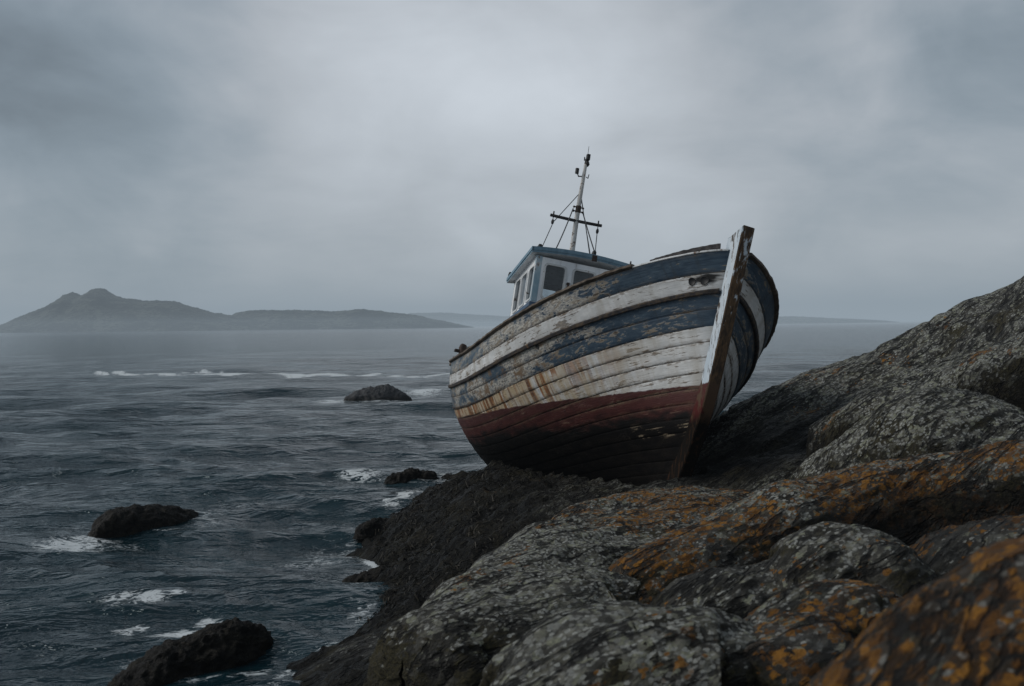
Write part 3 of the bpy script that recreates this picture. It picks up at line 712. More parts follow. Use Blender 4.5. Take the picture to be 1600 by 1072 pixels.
    # windows: rounded frame + pane
    def window(c, du, dv, dn, wd, ht, pane=True):
        c, du, dv, dn = map(lambda q: np.array(q, float), (c, du, dv, dn)); mb = MB(); q = 5
        def rr(hw, hh, r, off):
            o = []
            for (sx, sy, a0) in ((1, 1, 0), (-1, 1, 90), (-1, -1, 180), (1, -1, 270)):
                for i in range(q+1):
                    a = math.radians(a0+90*i/q); o.append(c+du*(sx*(hw-r)+r*math.cos(a))+dv*(sy*(hh-r)+r*math.sin(a))+dn*off)
            return o
        n = 4*(q+1); fw = .032
        rings = [rr(wd/2+fw, ht/2+fw, .075, .003), rr(wd/2+fw-.004, ht/2+fw-.004, .072, .016), rr(wd/2-.004, ht/2-.004, .05, .016), rr(wd/2-.012, ht/2-.012, .045, -.045)]
        mb.add(sum(rings, []), grid_faces(4, n, 0, True).tolist(), 0)
        if pane: g = rr(wd/2-.008, ht/2-.008, .045, -.022); mb.add(g, [list(range(n))], 1)
        return mb.build('window', [M_FRAME, M_GLASS], w)
    for a, b in FRW: window((WX1, (a+b)/2, sum(FZ)/2), (0, 1, 0), (0, 0, 1), (1, 0, 0), b-a, FZ[1]-FZ[0])
    for a, b in SDW:
        for sy in (-1, 1): window(((a+b)/2, sy*WY, sum(SZ)/2), (1, 0, 0), (0, 0, 1), (0, sy, 0), b-a, SZ[1]-SZ[0])
    for a, b in ((.10, .85), (.95, 1.7)): window((WX0, (a+b)/2-WY, sum(FZ)/2), (0, 1, 0), (0, 0, 1), (-1, 0, 0), b-a, FZ[1]-FZ[0])
    # rusty bracket between the front windows
    k = MB(); k.tube([(WX1+.02, -.285, 3.34), (WX1+.03, -.285, 3.62)], .018, 6); k.box((WX1, -.31, 3.60), (WX1+.045, -.26, 3.64)); k.box((WX1, -.305, 3.36), (WX1+.04, -.265, 3.39))
    k.build('wiper_bracket', M_IRON, w)
    # small boxes standing on the roof edge
    for x, y, sx, sy, h in ((-5.62, -.86, .06, .07, .09), (-7.28, -1.0, .05, .05, .08), (-5.50, .10, .055, .06, .075), (-5.55, .30, .02, .02, .03), (-5.52, .80, .022, .025, .08)):
        k = MB(); z = zt(y)+drop(x); k.box((x-sx, y-sy/2, z-.03), (x+sx, y+sy/2, z+h), ch=.008); k.box((x-sx*.7, y-sy*.35, z+h), (x+sx*.7, y+sy*.35, z+h+.015)); k.build('roof_vent', M_BLACK, w)
    k = MB(); k.box((-5.437, .06, 4.09), (-5.428, .15, 4.20)); k.build('rust_plate', M_IRON, w)
    # shelf and post inside that show through the panes
    k = MB(); k.box((-5.9, -.8, 3.12), (-5.62, .8, 3.2)); k.tube([(-6.3, -.2, 1.5), (-6.3, -.2, 3.3)], .04); k.build('wheel_console', M_BLACK, w)
    return w
WHOUSE = build_wheelhouse()

# ------------------------------------------------------------------ mast
def build_mast():
    mb = MB(); pts = []; rad = []
    for i in range(15):
        t = i/14; pts.append((-6.76+.21*t+.006*math.sin(9*t), .0+.005*math.sin(7*t), 4.12+2.17*t)); rad.append(.062-.030*t)
    mb.tube(pts, rad, 10)
    mast = mb.build('mast', M_MAST, boat)
    mz = lambda z: np.array([-6.76+.22*(z-4.12)/2.28, 0., z])
    k = MB(); V = []
    for i in range(9): 
        t = i/8; y = -.52+1.02*t; V.append((-6.70+.0*t+.055, y, 5.185-.01*math.sin(t*3.1)))
    k.tube(V, .030, 8); 
    for y in (-.46, .43): k.tube([(-6.645, y, 5.20), (-6.645, y, 5.27)], .014, 6)
    k.build('yard', M_DARKWOOD, mast)
    ends = {-1: (-6.645, -.46, 5.17), 1: (-6.645, .43, 5.17)}
    for sy in (-1, 1):
        e = np.array(ends[sy]); k = MB(); k.tube([e, e+[0, 0, -.06]], .008, 6); k.blob(e+np.array([0, 0, -.11]), (.035, .028, .055)); k.build('block', M_BLACK, mast)
    # iron band and cleats at the cross
    k = MB()
    for z in (5.36, 5.44): c = mz(z); k.tube([c+[.01, -.09, 0], c+[.01, .09, 0]], .013, 6); k.blob(c+[0, -.09, .0], .022); k.blob(c+[0, .09, .0], .022)
    k.tube([mz(5.34), mz(5.47)], .054, 10); k.build('iron_band', M_IRON, mast)
    k = MB(); c = mz(4.30)
    for sy in (-1, 1): k.tube([c+[.02, 0, 0], c+[.03, sy*.12, .02], c+[.03, sy*.2, .06]], [.04, .035, .02], 7); k.blob(c+[.03, sy*.2, .06], (.04, .05, .035), jit=.3)
    k.blob(c+[0.0, 0, -.08], (.11, .11, .09)); k.build('mast_foot', M_IRON, mast)
    # mast head: lamp bracket and aerial
    k = MB(); c = mz(6.26); k.tube([c, c+[0, .005, .14]], [.03, .022], 8); k.blob(c+[.0, .03, .05], (.05, .045, .06), jit=.3); k.box(c+[-.035, .0, .12], c+[.035, .07, .24], ch=.008); k.tube([c+[0, .02, .22], c+[0, .02, .40]], .005, 5); k.tube([c+[0, -.03, .1], c+[0, -.035, .17]], .012, 6)
    k.build('masthead_fitting', M_BLACK, mast)
    k = MB(); c = mz(6.05); k.tube([c, c+[.0, -.10, -.02], c+[0, -.13, .04]], .013, 6); k.tube([c+[0, -.14, .03], c+[0, -.14, .13]], .036, 10); k.tube([c+[0, .05, 0], c+[0, .09, -.02], c+[0, .1, .06]], .010, 6); k.build('mast_lamp', M_BLACK, mast)
    # stays and halyards
    def stay(a, b, r=.0085, sag=.0):
        a = np.array(a, float); b = np.array(b, float); P = []
        for i in range(13): t = i/12; q = a+(b-a)*t; q[2] -= sag*4*t*(1-t); P.append(q)
        k = MB(); k.tube(P, r, 5); k.build('stay', M_ROPE, mast)
    stay(mz(5.75), (-6.645, -.43, 5.08)); stay((-6.645, -.46, 5.0), (-6.5, -.72, 4.14))
    stay(mz(5.40)+[0, -.1, 0], (-6.2, -.5, 4.20), .012, .06)
    stay(mz(5.68), (-6.75, .40, 4.55)); stay((-6.645, .43, 5.0), (-6.45, .40, 4.18), .009, .03)
    stay(mz(5.36)+[0, .1, 0], (-6.1, .42, 4.20), .012, .03)
    stay(mz(5.72), (-6.9, .55, 4.15), .006)
build_mast()

# stern gear
def build_stern_gear():
    P, N = hull_point(.012, .0); 
    k = MB(); b = P+np.array([.04, .12, .10]); k.tube([b+[0, 0, -.4], b+[.0, 0, .08], b+[.02, .0, .20], b+[.0, 0.02, .26]], [.06, .065, .085, .07], 9); k.box(b+[-.05, -.16, .10], b+[.05, .16, .16], ch=.01); k.build('mooring_bitt', M_IRON, boat)
    P, N = hull_point(.10, .0)
    k = MB(); b = P+np.array([.0, .28, .10]); k.tube([b+[0, 0, -.6], b+[0, 0, .06], b+[.10, 0, .16], b+[.24, 0, .17]], [.05, .05, .06, .075], 10, cap=False); k.build('cowl_vent', M_MAST, boat)
    P, N = hull_point(.075, .0); k = MB(); k.box(P+np.array([-.6, .03, .02]), P+np.array([.45, .075, .13]), ch=.01); k.build('bulwark_board', M_RAIL, boat)
    P, N = hull_point(.15, .0); k = MB(); k.tube([P+np.array([0, .03, -.05]), P+np.array([0, .03, .12])], .02, 6); k.build('stanchion', M_IRON, boat)
    # rudder on the transom
    k = MB(); k.box((-9.78, -.03, .25), (-9.46, .03, 1.6), ch=.008); k.tube([(-9.5, 0, .3), (-9.42, 0, 2.6)], .035, 8); k.build('rudder', M_IRON, boat)
build_stern_gear()

# ------------------------------------------------------------------ rocks
def catmull(P, n):
    P = np.asarray(P, float); k = len(P); d = np.linalg.norm(np.diff(P, axis=0), axis=1); s = np.concatenate([[0], np.cumsum(d)]); t = np.linspace(0, s[-1], n)
    T = np.gradient(P, s, axis=0); i = np.clip(np.searchsorted(s, t, 'right')-1, 0, k-2); h = (s[i+1]-s[i]); u = (t-s[i])/h; u = u[:, None]; h = h[:, None]
    return (2*u**3-3*u**2+1)*P[i]+(u**3-2*u**2+u)*h*T[i]+(-2*u**3+3*u**2)*P[i+1]+(u**3-u**2)*h*T[i+1]
FA = np.array([.83, .50, .25]); FB = np.array([-.52, .85, .02]); FC = np.array([-.20, -.15, .97])
def fol(P, ka, kb): return np.stack([P @ FA*ka, P @ FB*kb, P @ FC*kb], 1)
def vnormals(V, a, b):
    G = V.reshape(a, b, 3); N = np.cross(np.gradient(G, axis=0), np.gradient(G, axis=1)); N /= np.linalg.norm(N, axis=2)[..., None]+1e-9; return N.reshape(-1, 3)
def rock_disp(V, N, amp=1.0, seed=0., fold=.03):
    d = .07*fbm(V*1.1+seed, 3)+.030*fbm(fol(V, 1.4, 4.2)+seed*1.7, 4)+.020*fbm(fol(V, 3.2, 9.)+seed*2.1, 4, .55, ridged=True)+.010*fbm(fol(V, 11., 24.)+seed, 3)
    d = d+fold*(.35-np.abs(pnoise(fol(V, .55, 1.9)+seed*3.))*1.5)
    return V+N*(d*amp)[:, None]
def whaleback(name, ridge, wf, hf, wb, hb, label, orange=.3, pale=.5, wet=0., ns=300, nt=190, amp=1., n_=2.2, seed=0., z_wet=None, taper=.16, cat='rock', fold=.03, dc=(.2, .35), og=None):
    R = catmull([at(*q) for q in ridge], ns); s = np.linspace(0, 1, ns)
    T = np.gradient(R, axis=0); T[:, 2] = 0; T /= np.linalg.norm(T, axis=1)[:, None]
    for _ in range(40): T[1:-1] = (T[:-2]+2*T[1:-1]+T[2:])/4
    T /= np.linalg.norm(T, axis=1)[:, None]
    Np = np.stack([T[:, 1], -T[:, 0], 0*s], 1); sg = np.sign((Np*(np.array([0, 0, 0])-R)*[1, 1, 0]).sum(1)); Np *= np.median(sg)
    e = np.minimum(s, 1-s); tp = np.clip(e/taper, 0, 1); tp = np.sqrt(np.clip(1-(1-tp)**2, 0, 1)); tp = .04+.96*tp
    th = np.linspace(-1, 1, nt)*math.pi/2
    V = np.zeros((ns, nt, 3))
    wv = 1+.25*pnoise(np.stack([s*5+seed, 0*s+3, 0*s], 1))
    for j, a in enumerate(th):
        w, h = (wf, hf) if a > 0 else (wb, hb)
        so = abs(math.sin(a))**(2/n_)*np.sign(a); co = abs(math.cos(a))**(2/n_)
        V[:, j] = R+Np*(so*w*tp*wv)[:, None]
        V[:, j, 2] -= (1-co)*h*(.35+.65*tp)
    V = V.reshape(-1, 3); N = vnormals(V, ns, nt); N *= np.sign(N.reshape(ns, nt, 3)[:, nt//2, 2].mean())
    V = rock_disp(V, N, amp, seed, fold)
    base = R[ns//2].copy(); base[2] -= max(hf, hb)
    me = mesh_np(name, V-base, grid_faces(ns, nt))
    crease_shade = np.array([np.clip(((1-abs(math.cos(a))**(2/n_))*(hf if a > 0 else hb)-(dc[0] if a > 0 else .25))/dc[1], 0, 1) for a in th]); crease_shade = np.tile(crease_shade, ns)*np.repeat(np.clip(tp*1.4, .3, 1), nt)  # shade painted into the creases, growing with drop below the ridge
    wet_shade = np.clip(np.maximum(float(wet), crease_shade+.45*fbm(V*2.6+seed, 3)*(crease_shade > .02)), 0, .93)
    if z_wet is not None: wet_shade = np.maximum(wet_shade, np.clip((z_wet-V[:, 2])/.45+.5*fbm(V*2.+9, 3), 0, 1))
    orr = np.clip(orange+.55*fbm(V*.9+seed+40, 2), 0, 1.7) if orange > 0 else np.zeros(len(V))
    if og: orr *= np.repeat(np.clip((s-og[0])/(og[1]-og[0]), .12, 1), nt)
    pl = np.clip(pale+.5*fbm(V*.8+seed+70, 2), 0, 1.3)
    attr(me, 'mask', 'FLOAT_COLOR', np.stack([orr, pl, wet_shade, np.ones(len(V))], 1))
    return obj(name, me, M_ROCK, label=label, cat=cat, loc=base)

RIDGES = dict(
 slab=[(1270, 668, 11.4), (1330, 632, 11.2), (1400, 600, 10.9), (1500, 562, 10.6), (1600, 524, 10.3), (1760, 470, 10.)],
 dome=[(1280, 745, 9.9), (1335, 672, 9.6), (1400, 627, 9.4), (1460, 610, 9.2), (1530, 620, 9.0), (1600, 652, 8.8), (1690, 700, 8.6)],
 long=[(962, 925, 6.7), (985, 876, 6.8), (1050, 837, 7.0), (1100, 815, 7.2), (1200, 770, 7.5), (1300, 740, 7.8), (1400, 717, 7.9), (1500, 706, 7.8), (1600, 690, 7.7), (1730, 680, 7.6)],
 grey=[(632, 1000, 6.0), (700, 937, 6.6), (800, 864, 7.6), (880, 814, 8.4), (950, 784, 9.0), (1020, 769, 9.4), (1100, 762, 9.6), (1180, 775, 9.7)],
 block=[(628, 1030, 5.4), (655, 970, 5.5), (700, 942, 5.65), (780, 925, 5.8), (860, 902, 6.0), (930, 888, 6.2), (1000, 910, 6.2)],
 front=[(740, 1110, 3.9), (795, 1052, 3.9), (850, 1005, 4.0), (900, 970, 4.1), (955, 955, 4.2), (1040, 963, 4.2), (1120, 969, 4.2), (1190, 995, 4.1)],
 rusty=[(1150, 1020, 4.0), (1200, 977, 4.2), (1250, 942, 4.4), (1310, 914, 4.5), (1360, 922, 4.5), (1405, 960, 4.4), (1440, 1020, 4.3)],
 twin=[(1025, 975, 5.2), (1075, 925, 5.3), (1120, 899, 5.4), (1195, 884, 5.5), (1240, 857, 5.5), (1290, 838, 5.6), (1340, 835, 5.6), (1400, 857, 5.5), (1460, 900, 5.4)],
 darkbrown=[(1370, 900, 6.3), (1430, 850, 6.2), (1490, 828, 6.1), (1560, 815, 6.0), (1650, 800, 5.9)],
 near=[(1300, 1115, 2.2), (1365, 1046, 2.25), (1430, 987, 2.3), (1500, 927, 2.35), (1560, 892, 2.4), (1625, 865, 2.45), (1720, 835, 2.5)],
 weed=[(470, 1090, 8.2), (535, 1030, 8.6), (590, 1003, 8.8), (650, 993, 8.9), (720, 990, 9.0)])
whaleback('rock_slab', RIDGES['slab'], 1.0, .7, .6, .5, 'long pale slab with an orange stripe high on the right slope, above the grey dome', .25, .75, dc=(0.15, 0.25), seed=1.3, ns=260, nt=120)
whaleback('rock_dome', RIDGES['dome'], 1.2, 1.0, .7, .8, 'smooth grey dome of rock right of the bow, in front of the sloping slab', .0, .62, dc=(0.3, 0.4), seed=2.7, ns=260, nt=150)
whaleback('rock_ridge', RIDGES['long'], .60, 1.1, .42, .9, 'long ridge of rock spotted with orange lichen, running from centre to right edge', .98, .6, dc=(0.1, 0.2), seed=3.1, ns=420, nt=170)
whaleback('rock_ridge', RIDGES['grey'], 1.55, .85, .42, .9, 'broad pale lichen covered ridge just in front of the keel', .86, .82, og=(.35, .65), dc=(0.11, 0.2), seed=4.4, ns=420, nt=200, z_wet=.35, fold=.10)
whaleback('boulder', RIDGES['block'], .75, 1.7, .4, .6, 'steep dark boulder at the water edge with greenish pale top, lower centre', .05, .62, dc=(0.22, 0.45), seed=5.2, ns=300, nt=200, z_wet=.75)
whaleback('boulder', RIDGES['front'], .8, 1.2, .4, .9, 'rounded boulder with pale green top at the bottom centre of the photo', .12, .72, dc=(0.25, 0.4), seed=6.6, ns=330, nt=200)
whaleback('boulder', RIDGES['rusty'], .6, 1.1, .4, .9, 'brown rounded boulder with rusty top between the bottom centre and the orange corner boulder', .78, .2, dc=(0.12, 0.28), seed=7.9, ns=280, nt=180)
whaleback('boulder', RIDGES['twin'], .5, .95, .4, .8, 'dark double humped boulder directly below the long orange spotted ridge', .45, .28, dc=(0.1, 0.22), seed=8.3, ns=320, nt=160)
whaleback('boulder', RIDGES['darkbrown'], .9, .9, .7, .6, 'dark brown boulder behind the orange corner boulder', .62, .05, wet=.35, dc=(0.1, 0.3), seed=9.1, ns=260, nt=150)
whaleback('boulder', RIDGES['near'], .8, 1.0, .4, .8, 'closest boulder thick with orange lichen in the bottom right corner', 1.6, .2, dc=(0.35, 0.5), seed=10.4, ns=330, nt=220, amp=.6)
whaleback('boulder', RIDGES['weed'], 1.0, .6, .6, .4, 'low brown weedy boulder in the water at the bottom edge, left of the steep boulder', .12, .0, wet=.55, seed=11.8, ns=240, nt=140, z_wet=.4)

# base terrain: smooth surface through measured points
def tps(C, z, Q, lam=.02):
    def U(d2): return np.where(d2 > 1e-12, .5*d2*np.log(d2+1e-12), 0)
    n = len(C); K = U(((C[:, None]-C[None])**2).sum(-1))+lam*np.eye(n); Pm = np.concatenate([np.ones((n, 1)), C], 1)
    A = np.block([[K, Pm], [Pm.T, np.zeros((3, 3))]]); w = np.linalg.solve(A, np.concatenate([z, np.zeros(3)])); out = np.zeros(len(Q))
    for i in range(0, len(Q), 20000): q = Q[i:i+20000]; out[i:i+20000] = U(((q[:, None]-C[None])**2).sum(-1)) @ w[:n]+w[n]+q @ w[n+1:]
    return out
def build_shore():
    C = []
    for px, py in ((495, 1072), (560, 1005), (597, 945), (618, 885), (613, 832), (650, 790), (690, 752)):
        q = sea(px, py); C.append((q[0], q[1], .0)); C.append((q[0]-.9, q[1], -.55)); C.append((q[0]-2.5, q[1]-.5, -1.2))
    for px, py, Y in ((655, 850, 12.6), (720, 790, 13.6), (800, 765, 14.0), (900, 765, 13.2), (1000, 757, 12.5), (780, 735, 16.5), (900, 740, 15.0), (700, 850, 12.), (760, 810, 12.2),
                      (1125, 650, 15.2), (1200, 612, 15.2), (1300, 575, 15.), (1400, 535, 14.5), (1500, 490, 14.), (1560, 462, 13.7), (1600, 437, 13.5), (1760, 360, 13.),
                      (1160, 690, 12.9), (1200, 700, 12.2), (1300, 690, 11.6), (1130, 740, 11.7), (1090, 750, 11.5), (1200, 735, 11.), (1400, 625, 12.2), (1500, 580, 12.1), (1600, 520, 11.9), (1250, 640, 13.2), (1350, 610, 13.2), (1500, 530, 13.2)):
        q = at(px, py, Y); C.append(tuple(q))
    for X, Y, z in ((1.0, 20.5, -.35), (-1.2, 21.5, -.6), (3.0, 19.5, .1), (0, 18, .05), (-.4, 20, -.3), (6, 21, -.2), (10, 20, .3), (14, 20, .8), (3, 23, -1.), (9, 24, -1.), (15, 24, -.8), (4.5, 17.2, 1.1), (7, 17, 1.4), (10, 16.5, 2.), (2.3, 17., .75), (-2.5, 23, -1.4), (12, 9, 3.6), (14, 13, 4.4), (9, 6, 2.7), (6, 4, 2.2), (5, 1, 2.0), (0, 1, 1.3), (-2, 3, .2), (-2.4, 5, -.3), (-1.5, 6.5, -.2), (2.5, 2., 1.6), (11, 3, 3)):
        C.append((X, Y, z))
    for k, dz in dict(slab=.45, dome=.7, long=.9, grey=.85, block=1.1, front=1.1, rusty=1.0, twin=.9, darkbrown=.7, near=.8).items():
        for q in RIDGES[k][1:-1:2]: p = at(*q); C.append((p[0], p[1], p[2]-dz))
    C = np.array(C)
    xs = np.concatenate([np.arange(-3.6, 6.5, .042), np.arange(6.5, 16, .09)]); ys = np.concatenate([np.arange(1., 9., .09), np.arange(9., 20., .045), np.arange(20., 27., .1)])
    gx, gy = np.meshgrid(xs, ys, indexing='ij'); Q = np.stack([gx.ravel(), gy.ravel()], 1)
    z = tps(C[:, :2], C[:, 2], Q); V = np.column_stack([Q, z])
    a, b = len(xs), len(ys)
    N = vnormals(V, a, b); N *= np.sign(N[:, 2].mean()); N[:, 2] = np.abs(N[:, 2])
    seaw = np.clip((1.25-V[:, 2])/.6, 0, 1)*np.clip((5.2-V[:, 0])/2, 0, 1)
    rough = .15*fbm(V*1.7+3, 4, .6)+.055*fbm(V*6.5+1, 4, .62, ridged=True)
    V = rock_disp(V, N, 1.15, 20., .17); V[:, 2] += rough*seaw
    # keep the rock under the planking of the hull
    Hh = HullSurf(np.linspace(.0, 1, 120)); Pp = Hh.P[:, ::3].reshape(-1, 3); cl = np.concatenate([Pp, Pp*[1, -1, 1]]) @ BR.T+BT
    cell = .15; key = {}
    for p in cl:
        for ix in (-1, 0, 1):
            for iy in (-1, 0, 1):
                kk = (int(math.floor(p[0]/cell))+ix, int(math.floor(p[1]/cell))+iy)
                if p[2] < key.get(kk, 9): key[kk] = p[2]
    ix = np.floor(V[:, 0]/cell).astype(int); iy = np.floor(V[:, 1]/cell).astype(int)
    lim = np.array([key.get(q, 9.) for q in zip(ix.tolist(), iy.tolist())]); V[:, 2] = np.minimum(V[:, 2], lim+.05)
    global SHORE; SHORE = (xs, ys, V[:, 2].reshape(a, b))
    me = mesh_np('rocky_shore', V, grid_faces(a, b)); 
    # dark mask: wet seaweed belt by the water, darker hollow right of the keel
    x, y, zz = V.T
    wet_shade = np.clip((1.35-zz)/.55+.35*fbm(V*1.7+9, 3), 0, 1)
    hol = np.exp(-(((x-2.9)/1.5)**2+((y-11.8)/1.35)**2)); wet_shade = np.maximum(wet_shade, np.clip(hol*1.7-.15+.35*fbm(V*1.6, 3), 0, 1))
    wet_shade = np.maximum(wet_shade, np.clip((9.8-y)/.8, 0, 1)*.85)  # ground between the front lobes painted dark to deepen crease shade
    orr = np.clip(.10+.5*fbm(V*.7+33, 2), 0, 1)*(y > 10.5)
    pl = np.clip(.50+.4*fbm(V*.6+12, 2), 0, 1)
    attr(me, 'mask', 'FLOAT_COLOR', np.stack([orr, pl, wet_shade, np.ones(len(V))], 1))
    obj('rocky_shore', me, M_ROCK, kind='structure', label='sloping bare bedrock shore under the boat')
build_shore()

def build_seaweed():
    xs, ys, zz = SHORE; rg = np.random.default_rng(8); V = []; Fs = []; n = 0
    gx, gy = np.gradient(zz, xs, ys)
    while n < 6000:
        X = rg.uniform(-2.4, 1.9); Y = rg.uniform(9.5, 19.5); i = min(max(np.searchsorted(xs, X), 1), len(xs)-2); j = min(max(np.searchsorted(ys, Y), 1), len(ys)-2); z = zz[i, j]
        if not (-.06 < z < .80) or rg.random() < (z-.25)*1.2: continue
        d = -np.array([gx[i, j], gy[i, j]])+rg.normal(size=2)*.35; d /= np.linalg.norm(d)+1e-6; L = rg.uniform(.04, .11); w = rg.uniform(.003, .009); sd = np.array([-d[1], d[0]]); b = len(V); lift = rg.uniform(.006, .03)
        for k, t in enumerate((0, .4, .75, 1.)):
            p = np.array([X, Y])+d*L*t+sd*.02*math.sin(t*5+n); ii = min(max(np.searchsorted(xs, p[0]), 1), len(xs)-1); jj = min(max(np.searchsorted(ys, p[1]), 1), len(ys)-1)
            zc = zz[ii, jj]+.004+lift*math.sin(t*2.6); ww = w*(1-.6*t)
            V += [(*(p-sd*ww), zc), (*(p+sd*ww), zc+.004)]
        for k in range(3): Fs.append([b+2*k, b+2*k+1, b+2*k+3, b+2*k+2])
        n += 1
    s = NT('seaweed'); a = s.noise(s.pos(), 6., 4, .6)
    m = s.done(s.bsdf(s.mix(s.step(a, .35, .65), (.0035, .0029, .0020), (.019, .015, .007)), .5, None, .18))
    obj('seaweed', mesh_np('seaweed', np.array(V), np.array(Fs)), m, kind='stuff', label='dark wet seaweed draped over the shore rock by the water')
build_seaweed()

def sea_rock(name, x0, x1, hpx, ybl, ybase, label, mat, seed, depth=.55, skew=0., amp=1., yb=None, n=150, group=None):
    c0 = sea(x0, ybl); c1 = sea(x1, ybase); c = (c0+c1)/2; axis = c1-c0; rx = np.linalg.norm(axis)/2; axis /= 2*rx; ay = np.array([-axis[1], axis[0], 0]); ry = rx*depth*.8
    dist = c[1]; h = hpx/F_PX*dist*.85
    th = np.linspace(0, 2*math.pi, n, endpoint=False); rr = np.linspace(0, 1.25, 60); G = np.zeros((60, n, 3))
    for i, r in enumerate(rr):
        z = h*(1-min(r, 1)**1.7)**.75 if r < 1 else -h*1.2*(r-1)/.25
        sh = skew*max(0, 1-r)
        G[i] = np.stack([rx*(r*np.cos(th)+sh), ry*r*np.sin(th), 0*th+z], 1)
    V = G.reshape(-1, 3); k = 1/max(rx, .2)
    d = h*(.36*fbm(V*k*1.9+seed, 4, .5)+.26*(fbm(V*k*4.5+seed*2, 4, .55, ridged=True)-.35))
    N = V/(np.array([rx, ry, h])**2); N[:, 2] = np.abs(N[:, 2])+.2/h; N /= np.linalg.norm(N, axis=1)[:, None]
    V = V+N*(d*amp)[:, None]
    V = V[:, :1]*axis+V[:, 1:2]*ay+V[:, 2:]*np.array([0, 0, 1.])
    return obj(name, mesh_np(name, V, grid_faces(60, n, 0, True)), mat, label=label, cat='rock', loc=c, group=group), c, rx, ry
SEA_ROCKS = []
for args in ((538, 641, 23, 625, 622, 'grey hump of rock awash farthest out, left of the stern', M_FARROCK, 3.3, .5, .2, .8),
             (594, 692, 30, 766, 752, 'low weedy rock with white surf on its left, nearest the stern', M_WEED, 5.1, .42, -.2),
             (560, 615, 13, 828, 815, 'smallest flat weedy rock in the water beside the shore', M_WEED, 6.7, .45, .2),
             (144, 304, 31, 834, 800, 'dark rock alone in the left water ringed with foam', M_WEED, 8.2, .40, -.35),
             (192, 428, 52, 1060, 1000, 'largest dark weedy rock in the water at the bottom left', M_WEED, 9.9, .42, .45),
             (535, 650, 21, 912, 897, 'flat weedy ledge jutting left from the shore into the water', M_WEED, 12.4, .5, .1)):
    SEA_ROCKS.append(sea_rock('sea_rock', *args))

